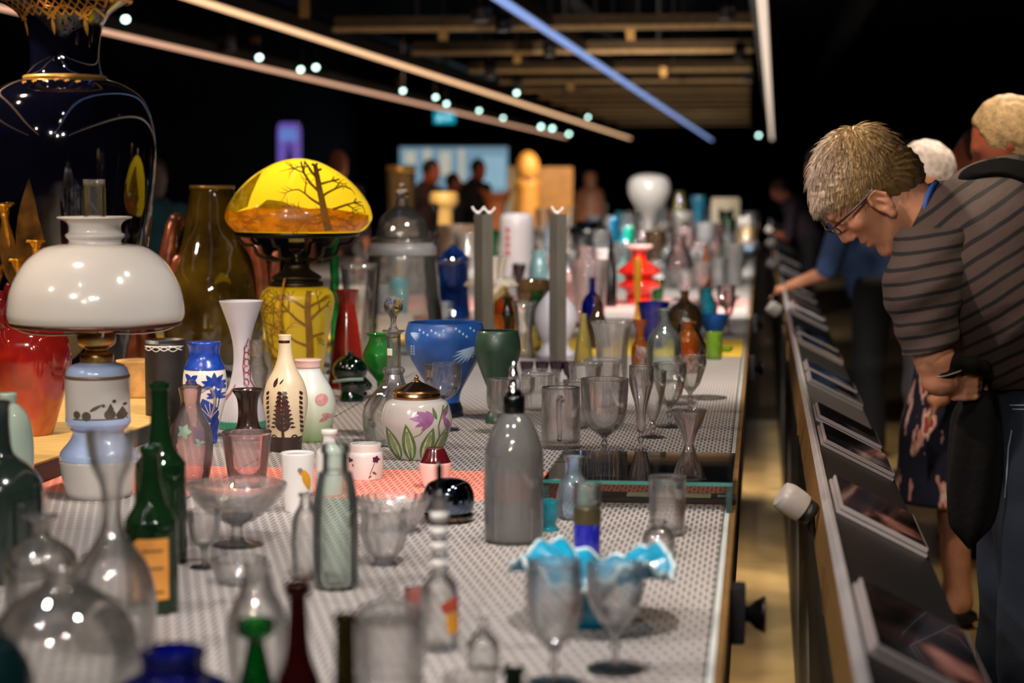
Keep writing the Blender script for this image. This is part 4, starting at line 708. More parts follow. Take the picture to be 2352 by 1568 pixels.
V('green_goblet', 'bulbous bright green goblet on a clear foot', 'goblet', 874, 915, tg('bright_green_glass', (.15, .62, .12), (.0, .14, .0), .35, (.03, .38, .05)), [(28, 915), (10, 908), (8, 880), (14, 868), (32, 845), (40, 815), (30, 790), (26, 775), (32, 765)], wall=3)
k = K('stoppered_decanter', 'clear ribbed decanter with a tall ball stopper', 'decanter', 905, 1026, r0=55)
k.lat('decanter_body', CL, [(52, 1026), (64, 1015), (72, 975), (70, 940), (50, 905), (28, 880), (20, 855), (17, 848), (16, 780), (17, 766), (25, 760), (25, 757)], wall=2.5, seg=72, mod=flutes(18, .025, 0, 935)); k.lat('neck_ring', CUT, [(20, 858), (24, 853), (24, 846), (20, 842)], seg=60, mod=flutes(18, .06))
k.lat('stopper', rg('solid_crystal'), [(15, 775), (15, 762), (7, 745), (8, 728), (20, 712), (22, 698), (18, 684), (8, 679), (0, 678)]); k.decal('paper_tag', pm('tag_paper', '#cfc9b8', .7), [(17.5, 850), (17.5, 780)], [[(891, 798), (903, 798), (903, 814), (891, 814)]])
k = K('blue_carved_bowl', 'deep blue carved glass bowl vase with feathery pale pattern', 'bowl', 1023, 960, r0=38); CB_ = pm('blue_carved', '#234f96', .35, coat=.2, var=.45, scale=9); BPAT = pm('pale_carved', '#9fb9d6', .5)
pb = [(38, 960), (41, 952), (40, 938), (33, 920), (38, 895), (60, 855), (82, 815), (92, 780), (91, 760), (86, 744), (85, 739)]
k.lat('bowl_body', CB_, pb, wall=4, seg=72); k.lat('dark_foot', pm('blue_black_foot', '#10182c', .2, coat=.4), [(38.5, 960.3), (41.6, 952), (40.6, 938), (34, 922)], n=3)
k.decals('carved_feather', BPAT, pb, [petal(1096, 790, a, l, 5) for a, l in ((2.3, 54), (2.45, 60), (2.6, 64), (2.75, 60), (2.9, 50), (2.15, 44))]+[petal(946, 760, a, 24, 4) for a in (0, .25, .5, .8)]); o = k.decal('carved_scale', BPAT, pb, [disc(x, y, 2.2, 6, 3) for x, y in [(968+i*9, 752+(i % 3)*5) for i in range(7)]+[(1050+i*8, 748+(i % 4)*6) for i in range(7)]]+[disc(1076+7*(i % 3)-3*(i//3 % 2), 796+6*(i//3), 2.4, 6, 3) for i in range(12)]+[disc(948+6*(i % 2), 790+6*(i//2), 2.2, 6, 2.6) for i in range(8)]); o['kind'] = 'stuff'
V('green_leaf_vase', 'dark green footed vase carved with leaves', 'vase', 1143, 974, pm('green_cameo', '#223a2c', .4, coat=.15, var=.45, scale=14), [(27, 974), (29, 968), (26, 955), (17, 935), (19, 905), (36, 860), (51, 815), (53, 790), (48, 765), (45, 758)], wall=3.5, seg=64)
V('cut_wine_glass', 'clear wine glass with cut petals before the blue bowl', 'wine glass', 1018, 992, CL, [(38, 992), (36, 989), (10, 984), (4, 972), (4, 935), (8, 920), (28, 905), (40, 880), (42, 850), (41, 833)], wall=2, seg=60, base=4, mod=flutes(14, .02, 868, 918))
# big covered jar
k = K('covered_jar', 'large clear engraved jar with a domed finial lid', 'jar', 925, 815, r0=85); PG = tg('engraved_glass', (.96, .955, .945), (.62, .61, .60), .05, (.85, .80, .74), gl=1.3, bump=.3, bscale=30)
k.lat('jar_body', PG, [(90, 815), (98, 800), (94, 740), (84, 660), (78, 600), (76, 585)], wall=3, seg=64); k.lat('frosted_rim', FROST, [(77, 586), (79, 582), (79, 566), (73, 560), (72, 556)], n=2, wall=3, seg=64)
k.lat('lid', PG, [(73, 556), (71, 548), (62, 544), (60, 530), (52, 506), (34, 486), (17, 474), (14, 466), (12, 456), (8, 452)], wall=2.5, seg=64); k.ell('finial', rg('solid_crystal'), (925, 446, 0), (16, 13, 16)); k.ell('finial_tip', rg('solid_crystal'), (925, 430, 0), (8, 10, 8))
# square steel posts with white bows
def post(x, by, wl, wr, top, lab, bows):
    k = K('steel_post', lab, 'post', x, by)
    c = math.hypot(wl, wr)
    o = box('post_body', -c*.5/k.s*.72, c*.5/k.s*.72, -c*.5/k.s*.72, c*.5/k.s*.72, 0, (k.by-top)/k.s, STEEL, k.e, .001); o.rotation_euler = (0, 0, math.radians(40))
    for bx in bows:
        for q in ((-13, -17), (13, -15)): k.tube('string_end', MILK, [(bx, top-2, 0), (bx+q[0]*.6, top+q[1]*.5, -3), (bx+q[0], top+q[1], -4)], 2.6)
        k.ell('bow_knot', MILK, (bx, top-3, 0), (6, 4, 5))
post(1281, 836, 30, 26, 492, 'square steel post with one white string bow on top', (1279,)); post(1111, 830, 32, 30, 492, 'square steel post with two small white bows on top', (1098, 1124))
V('frosted_pear_shade', 'white frosted pear-shaped glass standing behind a steel post', 'vase', 1276, 822, FW, [(40, 822), (44, 812), (30, 790), (40, 765), (49, 735), (44, 705), (26, 680), (17, 668)], wall=3)
V('blue_lidded_vase', 'dark blue lustre vase with a slanting lid', 'vase', 1042, 742, pm('blue_lustre', '#03143c', .06, coat=.8, var=.8, scale=9), [(36, 742), (40, 730), (36, 700), (34, 650), (36, 605), (38, 596), (26, 580), (8, 566), (6, 560)])
V('black_spindle_vase', 'thin black spindle with beaded knops', 'vase', 1000, 700, BLACKGLOSS, [(16, 700), (6, 690), (6, 640), (10, 625), (6, 610), (7, 560), (11, 545), (6, 535), (7, 490), (10, 478), (4, 468)])
k = K('white_flower_glass', 'white frosted glass flower with spiky petals', 'sculpture', 1128, 785, r0=10)
k.lat('flower_stem', MILK, [(20, 785), (6, 775), (5, 690)]); k.lat('flower_cup', pm('petal_white', '#e2d8cc', .5, var=.1), [(8, 690), (30, 668), (26, 630), (34, 590)], wall=2, mod=lambda th, y: 1+.14*math.cos(5*th), seg=50)
for a in range(8):
    t_ = a*.785; k.tube('petal', MATS['petal_white'], [(1128+14*math.cos(t_), 668, 14*math.sin(t_)), (1128+36*math.cos(t_), 648, 36*math.sin(t_)), (1128+62*math.cos(t_), 655, 62*math.sin(t_))], [12, 14, 1.5], 6)
V('black_candlestick', 'black glass candlestick with a collared stem', 'candlestick', 1165, 800, BLACKGLOSS, [(20, 800), (8, 785), (9, 740), (16, 722), (10, 712), (8, 690), (18, 680)])
# ================================================================ clear drinking glasses on the grey mat
k = K('glass_tankard', 'clear thick-walled glass tankard with a handle', 'tankard', 1288, 1034, r0=43); k.lat('tankard_body', CLM, [(43, 1034), (45, 1026), (44, 900), (43, 891)], wall=4, base=14, seg=56)
k.tube('handle', rg('solid_crystal'), [(1290, 915, -42), (1284, 908, -58), (1282, 940, -66), (1284, 985, -60), (1284, 1004, -44)], [6, 7, 6, 6, 6], 12)
G = 'drinking glasses on the grey mat'
def goblet(lab, cx, by, top, r, bowl, rb, foot, m=CL, fl_=None, nm='goblet', knop=True):
    st = [(foot, by), (foot*.96, by-2), (foot*.3, by-7), (4.5, by-14)]
    mid = (by-14+bowl)/2
    if knop: st += [(4, mid+10), (8, mid), (4, mid-8)]
    st += [(5, bowl+8), (10, bowl)]
    st += [(rb*.75, bowl-(bowl-top)*.16), (rb, bowl-(bowl-top)*.38), (r*.98, bowl-(bowl-top)*.75), (r, top)]
    V(nm, lab, 'glass', cx, by, m, st, wall=2, seg=60, mod=fl_, base=3, group=G)
goblet('largest clear wine goblet, standing behind the glass riser', 1388, 1048, 868, 55, 1000, 50, 40, CLM)
goblet('tall fluted champagne glass, the slimmer of two', 1472, 1046, 838, 28, 985, 14, 26, CLM, flutes(10, .05, 870, 985), 'champagne_flute')
goblet('shorter plain champagne glass behind the fluted one', 1500, 1008, 850, 30, 960, 22, 28, CL, None, 'champagne_flute')
goblet('swirled clear wine glass beside the flutes', 1538, 984, 832, 38, 930, 30, 34, CL, lambda th, y: 1+(.05*math.sin(9*th+y*.05) if 850 < y < 935 else 0))
goblet('swirled clear wine glass near the mat edge, taller stem', 1585, 948, 815, 36, 896, 27, 33, CL, lambda th, y: 1+(.05*math.sin(9*th+y*.05) if 830 < y < 900 else 0))
V('conical_glass', 'short conical cut glass on a wide spreading foot', 'glass', 1582, 1086, CLM, [(40, 1086), (38, 1080), (22, 1050), (12, 1022), (14, 1005), (30, 968), (41, 940)], wall=3, seg=60, group=G, base=10, mod=flutes(10, .03, 960, 1020))
V('cut_tumbler', 'clear cut tumbler at the back of the glasses', 'glass', 1385, 936, CUT, [(28, 936), (30, 930), (36, 880), (43, 824)], wall=3, group=G, mod=flutes(12, .03), seg=60)
V('lipped_tumbler', 'plain clear tumbler between the tankard and the back glasses', 'glass', 1345, 948, CL, [(26, 948), (28, 940), (34, 890), (40, 832)], wall=2.5, group=G, base=8)
V('small_tumbler', 'small plain tumbler half hidden by the largest goblet', 'glass', 1326, 985, CL, [(24, 985), (26, 978), (30, 920), (33, 872)], wall=2.5, group=G)
V('facet_vase', 'tall faceted clear vase with a flaring lip', 'vase', 1405, 905, CUT, [(34, 905), (37, 896), (35, 840), (36, 790), (42, 755), (48, 738)], wall=4, seg=64, mod=flutes(8, .03))
goblet('clear round-bowled glass in front of the green vase', 1148, 1002, 868, 31, 958, 30, 24, CL, None)
goblet('thin shallow coupe beside the green vase', 1200, 985, 866, 30, 910, 28, 24, CL, None, 'coupe')
V('ribbed_glass', 'ribbed clear tumbler beneath the steel post', 'glass', 1234, 944, CUT, [(26, 944), (28, 938), (34, 900), (36, 858)], wall=2.5, seg=64, mod=flutes(16, .05), group=G)
V('wide_glass_bowl', 'wide thin clear glass bowl below the purple cups', 'bowl', 1245, 905, CL, [(24, 905), (36, 895), (42, 870), (43, 850)], wall=2)
for x, lab in ((1210, 'amethyst cup on a short stem, beside the ribbed glass'), (1245, 'amethyst cup on a short stem, in the middle of four'), (1278, 'amethyst cup on a short stem, below the steel post'), (1306, 'amethyst cup on a short stem, next to the clear tumblers')):
    V('amethyst_cup', lab, 'cup', x, 882, AMETH, [(13, 882), (4, 878), (4, 866), (10, 858), (15, 842), (16, 830)], wall=2, group='dark amethyst cups in a row')
V('glass_plate', 'flat clear glass plate lying by the table edge', 'plate', 1612, 918, CL, [(30, 918), (52, 914), (58, 911)], wall=2)
V('glass_plate', 'small clear plate lying under the swirled glasses', 'plate', 1555, 930, CUT, [(26, 930), (40, 926), (46, 922)], wall=2)
# behind: bottles, ambers, blues
V('clear_medicine_bottle', 'clear medicine bottle with a ground stopper', 'bottle', 1525, 880, CLG, [(36, 880), (39, 872), (39, 800), (34, 770), (18, 748), (14, 735), (14, 716), (18, 712), (18, 707)], wall=3)
V('amber_bottle', 'glowing amber bottle with a short wide neck', 'bottle', 1580, 858, AMBER, [(26, 858), (28, 850), (28, 790), (22, 768), (16, 758), (16, 742), (20, 738)], wall=3)
k = K('dark_pretzel_bottle', 'black ring-handled flask behind the amber bottle', 'flask', 1600, 850); k.tube('flask_ring', pm('black_glass', '#0c0806', .06, coat=.7), [(1590, 842, 20), (1612, 830, 20), (1616, 795, 20), (1600, 765, 20), (1585, 740, 20), (1566, 745, 20), (1562, 775, 20)], 7); k.lat('flask_foot', MATS['black_glass'], [(18, 850), (14, 842), (8, 836)], x=1590, w=20)
V('smoky_jug', 'smoky brown globe jug with a black stopper', 'jug', 1572, 778, SMOKE, [(24, 778), (36, 765), (42, 735), (34, 708), (16, 694), (10, 686), (10, 672), (14, 668)], wall=3)
V('cobalt_bucket_vase', 'cobalt blue bucket vase with a wide mouth', 'vase', 1500, 800, COBALT, [(22, 800), (23, 790), (28, 740), (36, 698), (37, 694)], wall=3)
V('amber_small_bottle', 'little amber bottle behind the faceted vase', 'bottle', 1470, 858, AMBER, [(18, 858), (20, 850), (20, 800), (12, 780), (10, 760), (16, 738), (16, 734)], wall=2.5)
V('stopper_bottle', 'tiny clear bottle with a cut ball stopper', 'bottle', 1474, 890, CUT, [(18, 890), (20, 880), (16, 842), (6, 832), (8, 822), (14, 812), (10, 798), (0, 794)])
V('brown_funnel_bottle', 'brown smoky triangular bottle', 'bottle', 1372, 800, SMOKE, [(30, 800), (32, 792), (22, 740), (9, 705), (9, 682), (12, 680)], wall=2.5)
V('blue_dish', 'bright blue glass dish near the table edge', 'dish', 1640, 772, tg('azure_glass', (.15, .45, .85), (.02, .1, .4), .35, (.04, .22, .6)), [(14, 772), (18, 764), (30, 740), (34, 722)], wall=2.5)
V('lime_cup', 'pink-topped glass cup with a lime green base', 'cup', 1640, 826, LIME, [(16, 826), (18, 818), (19, 795), (19, 762)], wall=2); V('lime_dish', 'small green glass dish lying on the yellow strip', 'dish', 1668, 808, LIME, [(8, 808), (14, 802), (15, 796)], wall=2)
V('stemmed_pink_glass', 'pinkish stemmed glass beside the blue dish', 'glass', 1674, 768, PINKG, [(15, 768), (4, 763), (3, 730), (10, 715), (14, 690), (13, 668)], wall=1.5)
V('yellow_flask', 'pale yellow flask standing by the steel post', 'flask', 1340, 838, tg('straw_glass', (.85, .75, .35), (.4, .3, .1), .2, (.6, .5, .15)), [(20, 838), (22, 830), (16, 780), (8, 740), (8, 720)], wall=2)
V('gold_cube_flask', 'square yellow flask behind the steel post', 'flask', 1222, 806, MATS['straw_glass'], [(18, 818), (20, 812), (20, 770), (12, 758), (12, 748)], wall=2); V('ghost_glass', 'tall clear engraved glass between the two steel posts', 'glass', 1204, 822, PG, [(24, 822), (24, 812), (18, 770), (22, 720), (28, 690)], wall=2)
V('bronze_bowl_vase', 'brown lustre bowl vase on a clear foot', 'vase', 1228, 748, SMOKE, [(20, 748), (10, 740), (10, 725), (34, 705), (42, 670), (34, 645), (28, 640)], wall=3)
V('clear_tall_tumbler', 'tall clear straight glass behind the red vase', 'glass', 826, 850, CL, [(28, 850), (30, 840), (34, 720), (42, 604)], wall=2)
V('clear_knobbed_bottle', 'clear knobbly bottle behind the frosted trumpet vase', 'bottle', 592, 930, CUT, [(24, 930), (28, 915), (20, 880), (26, 850), (18, 820), (20, 790), (18, 780)], wall=2)
k = K('twin_handled_ewer', 'clear ewer etched with flowers, loop handle and lid', 'ewer', 440, 1112, r0=36)
k.lat('ewer_body', PINKG, [(34, 1112), (40, 1100), (50, 1040), (46, 985), (30, 950), (22, 925), (26, 895), (28, 888)], wall=2.5, seg=56); k.tube('handle', CLM, [(462, 900, 0), (486, 890, 0), (496, 925, 0), (484, 960, 0)], 4); k.lat('lid', CLM, [(28, 888), (20, 882), (6, 880), (8, 872), (0, 868)]); k.decal('painted_flower', pm('sage_print', '#7f9a84', .4, var=.3), [(35, 1112), (41, 1100), (51, 1040), (47, 985), (31, 950)], [petal(432, 985, a, 18, 12) for a in (0, 1.3, 2.6, 3.9, 5.1)]+[petal(466, 1010, a, 12, 8) for a in (0, 2, 4)])
# ================================================================ far part of the table
TERRA = pm('terracotta', '#a8602c', .6, var=.25, scale=12); OCHREW = pm('ochre_wood', '#a8742c', .55, var=.2, scale=7); SANDY = pm('sand_glaze', '#a5864a', .5, var=.12); BEIGE = pm('beige_board', '#b3a58c', .6, var=.1)
RED = pm('vermilion_glass', '#b81c0b', .15, coat=.6, var=.15)
k = K('red_tiered_vase', 'vermilion red vase with pagoda-like tiers', 'vase', 1467, 700, r0=30)
k.lat('vase_body', RED, [(24, 700), (30, 690), (30, 668), (48, 658), (50, 650), (36, 642), (34, 636), (48, 628), (50, 620), (34, 608), (20, 598), (16, 585), (18, 574)], wall=2); k.lat('pale_rim', PINKISH, [(18, 574), (30, 568), (30, 562), (18, 562)], n=2)
V('yellow_taper_stick', 'orange-yellow glass taper standing before the red vase', 'candlestick', 1464, 735, pm('orange_yellow_glass', '#f0a626', .25, coat=.4), [(16, 735), (8, 728), (6, 690), (9, 640), (9, 596), (7, 594)])
V('black_wide_bowl', 'wide black glass bowl', 'bowl', 1352, 600, pm('black_blue_glass', '#0c1218', .06, coat=.8, var=.6, scale=4), [(20, 600), (26, 592), (40, 560), (46, 530), (34, 512), (28, 508)], wall=2)
V('turquoise_long_bottle', 'turquoise bottle with a long straight neck', 'bottle', 1411, 645, pm('turquoise_solid', '#1186b4', .15, coat=.5, var=.2), [(18, 645), (20, 635), (20, 600), (14, 575), (10, 560), (10, 500)], wall=2)
V('teal_flask', 'teal green flask with a ball body', 'flask', 1447, 640, pm('teal_solid', '#0f8f72', .15, coat=.5, var=.2), [(20, 640), (25, 625), (24, 600), (12, 575), (10, 560), (11, 520)], wall=2); V('aqua_ball', 'pale aqua glass ball vase', 'vase', 1432, 655, pm('aqua_opal', '#9fd6cc', .2, coat=.4), [(10, 655), (18, 645), (20, 625), (14, 608), (6, 600), (7, 590)])
k = K('mushroom_lamp', 'white mushroom-shaped lamp rising above the far glassware', 'lamp', 1490, 600, r0=18); k.lat('lamp_stem', MILK, [(20, 600), (18, 590), (12, 560), (11, 520), (14, 500)]); k.lat('lamp_cap', OPAL, [(14, 502), (20, 488), (34, 470), (46, 448), (49, 430), (44, 412), (28, 402), (0, 398)])
V('steel_bud_vase', 'slim silvered bud vase beside the mushroom lamp', 'vase', 1462, 590, CHROME, [(12, 590), (9, 570), (6, 520), (8, 470), (9, 445), (7, 440)]); V('olive_ball_vase', 'olive green ball vase with a tall neck', 'vase', 1560, 545, tg('olive_pale', (.6, .6, .25), (.2, .2, .05), .4, (.35, .33, .1)), [(10, 545), (16, 530), (16, 490), (12, 455), (10, 440)])
V('turquoise_beaker', 'turquoise beaker high among the far glass', 'beaker', 1603, 540, pm('turquoise_pale', '#3aa6cf', .2, coat=.4), [(9, 540), (8, 520), (10, 490), (17, 462), (17, 450)], wall=1.5)
def framed():
    p, s = on_z(1665, 580); e = empty('beige_frame', p, YAW); tag(e, 'beige upright panel with a dark bow-shaped opening', 'panel')
    box('panel_body', -32/s, 32/s, -.05, .05, 0, 126/s, BEIGE, e, .01); k_ = [(-17, 102), (-8, 98), (0, 94), (8, 98), (17, 102), (17, 72), (8, 78), (0, 82), (-8, 78), (-17, 72)]
    v, f = hull_slab([(x/s, z/s) for x, z in k_], .02); o = pydata('bow_opening', v, f, pm('dark_bottle_green', '#06140f', .2), e, False); o.location.y = -.055
framed()
k = K('yellow_banded_cup', 'white cup with a bright yellow body', 'cup', 1705, 556, r0=14); k.lat('cup_body', pm('bright_yellow', '#efb90a', .3), [(14, 556), (18, 548), (21, 524)], n=2); k.lat('white_top', MILK, [(21, 524), (23, 505), (22, 500)], wall=2, n=2)
k = K('wooden_idol', 'ochre wooden figure with an egg-shaped head', 'sculpture', 1212, 530, r0=20); k.lat('figure_body', OCHREW, [(28, 530), (30, 500), (26, 450), (28, 420), (16, 408)]); k.ell('figure_head', OCHREW, (1212, 385, 0), (27, 37, 27)); k.ell('figure_eye', pm('dark_hollow', '#5a3814', .7), (1213, 411, -24), (8, 9, 6))
def slabbox(name, lab, cat, x0, x1, top, by, dep, mat):
    p, s = on_z((x0+x1)/2, by); o = box(name, -(x1-x0)/2/s, (x1-x0)/2/s, 0, dep, 0, (by-top)/s, mat, None, .015); o.location = p; o.rotation_euler.z = YAW; tag(o, lab, cat); return o
slabbox('wooden_chest', 'big ochre wooden box standing behind the idol figure', 'box', 1232, 1316, 384, 524, .35, OCHREW); slabbox('pale_board', 'upright pale ochre board close beside the idol figure', 'board', 1166, 1196, 382, 520, .1, SANDY)
V('carved_bust', 'pinkish brown carved bust with a small knob head', 'sculpture', 1356, 540, pm('rose_wood', '#8d5b41', .55, var=.35, scale=9), [(30, 540), (34, 520), (34, 470), (28, 440), (14, 428), (15, 412), (12, 398), (0, 393)]); V('sand_urn', 'small sandy urn beside the carved bust', 'urn', 1332, 535, SANDY, [(14, 535), (20, 520), (18, 480), (9, 455), (12, 442)])
V('terracotta_trumpet', 'terracotta trumpet vase with wavy gold rim', 'vase', 1140, 545, TERRA, [(18, 545), (20, 530), (20, 490), (26, 462), (40, 442), (41, 438)], wall=2, zmod=lambda th, r, y: 5*math.cos(2*th) if r > 30 else 0); V('cream_column_vase', 'sandy cream vase with a fat rounded collar', 'vase', 1020, 575, SANDY, [(22, 575), (20, 550), (19, 490), (22, 478), (32, 466), (32, 450), (26, 442), (10, 441)])
k = K('amber_lantern', 'tall amber lantern glass with a gilt cap', 'lantern', 922, 606, r0=28); k.lat('lantern_glass', tg('amber_pale', (.85, .62, .35), (.35, .2, .1), .3, (.6, .38, .16)), [(28, 606), (30, 580), (30, 470), (32, 396)], wall=2, mod=flutes(8, .04)); k.lat('gilt_cap', GOLD, [(33, 397), (34, 391), (34, 383), (30, 381)], n=1)
V('brown_basin', 'brown mottled basin with a beige rim', 'basin', 1046, 628, pm('mottled_brown', '#5a4636', .4, coat=.3, var=.6, scale=5), [(28, 628), (34, 615), (44, 570), (46, 530), (46, 516)], wall=3)
k = K('white_print_vase', 'white rounded vase with red vertical print', 'vase', 1187, 652, r0=34); pb = [(32, 652), (36, 640), (38, 560), (39, 510), (34, 494), (24, 489)]; k.lat('vase_body', pm('white_cased', '#dcd6dc', .2, coat=.5, var=.05), pb); k.decal('red_print', pm('red_print', '#c6352c', .5), pb, [disc(1166, y, 5, 8, 7) for y in (528, 546, 562, 580)])
V('black_forked_vase', 'black forked glass arms', 'sculpture', 1192, 700, BLACKGLOSS, [(14, 700), (6, 690), (8, 650), (16, 615), (14, 605)], wall=1.5); V('grey_teal_vase', 'grey teal ribbed vase behind the steel post with one bow', 'vase', 1236, 690, pm('grey_teal', '#5d8286', .25, coat=.4, var=.2), [(18, 690), (22, 675), (22, 620), (14, 590), (16, 575)])
V('pinkish_jar', 'pinkish clear jar with white lid in the far glassware', 'jar', 1345, 705, PINKG, [(24, 705), (27, 695), (28, 620), (22, 580), (24, 566)], wall=2); V('white_blue_jar', 'milky white jar with a turquoise patch', 'jar', 1388, 690, MILK, [(20, 690), (24, 680), (25, 620), (22, 590), (25, 572)], wall=2); V('aqua_cup', 'turquoise knobbed cup in front of the white jar', 'cup', 1356, 660, TURQ, [(12, 660), (6, 650), (10, 630), (15, 610), (13, 600)])  # first jar is pink-tinted glass
V('black_obelisk', 'slim black pointed obelisk', 'sculpture', 1403, 705, BLACKGLOSS, [(14, 705), (14, 695), (12, 612), (9, 600), (3, 532), (0, 528)], n=1, seg=8)
V('green_tumbler_far', 'dark green tumbler standing beside the red tiered vase', 'tumbler', 1510, 690, EMER, [(12, 690), (13, 680), (16, 640)], wall=1.5); V('brown_spire_bottle', 'brown spire-shaped bottle in the far row', 'bottle', 1620, 690, tg('brown_spire', (.5, .25, .12), (.1, .04, .02), .4, (.22, .08, .03)), [(14, 690), (16, 670), (12, 610), (6, 580), (6, 560)])
V('grey_white_vase', 'large pale grey straight vase near the table edge', 'vase', 1682, 660, FROST, [(20, 660), (22, 650), (24, 600), (26, 560)], wall=2); V('blue_glass_ball', 'pale blue glass ball bottle', 'bottle', 1578, 650, BLUEG, [(16, 650), (20, 635), (18, 612), (8, 600), (8, 585)], wall=1.5)
V('red_dish_far', 'dull red shallow dish near the pink strip', 'dish', 1660, 705, PINKG, [(20, 705), (34, 690), (40, 680)], wall=2); V('pink_tray', 'pinkish clear tray with bright glints', 'tray', 1590, 712, PINKG, [(30, 712), (44, 690), (48, 684)], wall=2, mod=flutes(12, .05))
# fillers: small glassware too far to tell apart singly
taken = []
for o in bpy.data.objects:
    if o.parent is None and 'category' in o.keys() and abs(o.location.z-.9) < .06 and o.location.y < 34 and o.location.x < -.04: taken.append((o.location.x, o.location.y, max(.05, .5*max(o.dimensions[:2])) if o.type == 'MESH' else .16))
R_ = random.Random(11)
shapes = {'tumbler': [(.7, 0), (.75, .05), (1, 1)], 'goblet': [(.85, 0), (.8, .02), (.15, .08), (.12, .38), (.5, .48), (.95, .7), (1, 1)], 'vase': [(.6, 0), (.8, .15), (1, .45), (.6, .75), (.45, .88), (.6, 1)], 'bottle': [(.9, 0), (1, .05), (1, .5), (.6, .68), (.3, .76), (.28, .96), (.36, 1)], 'bowl': [(.4, 0), (.6, .15), (.9, .6), (1, 1)]}
kinds = [('clear', CL), ('clear', CUT), ('clear', CLM), ('pale pink', PINKG), ('pale blue', BLUEG), ('white', MILK), ('frosted', FROST), ('emerald', EMER), ('turquoise', TURQ), ('amber', AMBER), ('smoky brown', SMOKE), ('cobalt', COBALT)]; wts = [6, 6, 4, 5, 4, 3, 4, 1.2, 1.5, 1, 1.5, .8]
meshes = {}; cnt = 0
for _ in range(6000):
    if cnt >= 150: break
    u = R_.random(); byp = R_.uniform(505, 620) if u < .5 else R_.uniform(600, 770); xp = R_.uniform(1300, 1735) if R_.random() < .72 else R_.uniform(780, 1300)
    p, s = on_z(xp, byp)
    if 1405 < xp < 1535 and byp > 655: continue
    if p.x < -3.2 or p.x > -.12 or p.y > 34: continue
    kd = R_.choice(list(shapes)); ci = R_.choices(range(len(kinds)), wts)[0]; cn, m = kinds[ci]
    h = R_.uniform(.10, .30)*(.4 if kd == 'bowl' else 1)*(1.15 if p.y > 12 else 1); r = h*{'tumbler': .32, 'goblet': .22, 'vase': .3, 'bottle': .2, 'bowl': 1.1}[kd]
    if any((p.x-a)**2+(p.y-b)**2 < (r+c+.02)**2 for a, b, c in taken): continue
    taken.append((p.x, p.y, r)); cnt += 1
    if (kd, ci) not in meshes:
        v, f = lathe(sm(shapes[kd], 4), 20, .05 if m not in (MILK,) else 0); v = [(a, b, max(0, c)) for a, b, c in v]; me = bpy.data.meshes.new(kd); me.from_pydata(v, [], f); me.update(); me.materials.append(m); me.polygons.foreach_set('use_smooth', [True]*len(f)); meshes[kd, ci] = me
    o = bpy.data.objects.new('far_'+kd, meshes[kd, ci]); COL.objects.link(o); o.location = p; o.scale = (r, r, h)
    tag(o, f'small {cn} glass {kd} among the crowded far glassware', kd, f'far {cn} glass {kd}s')
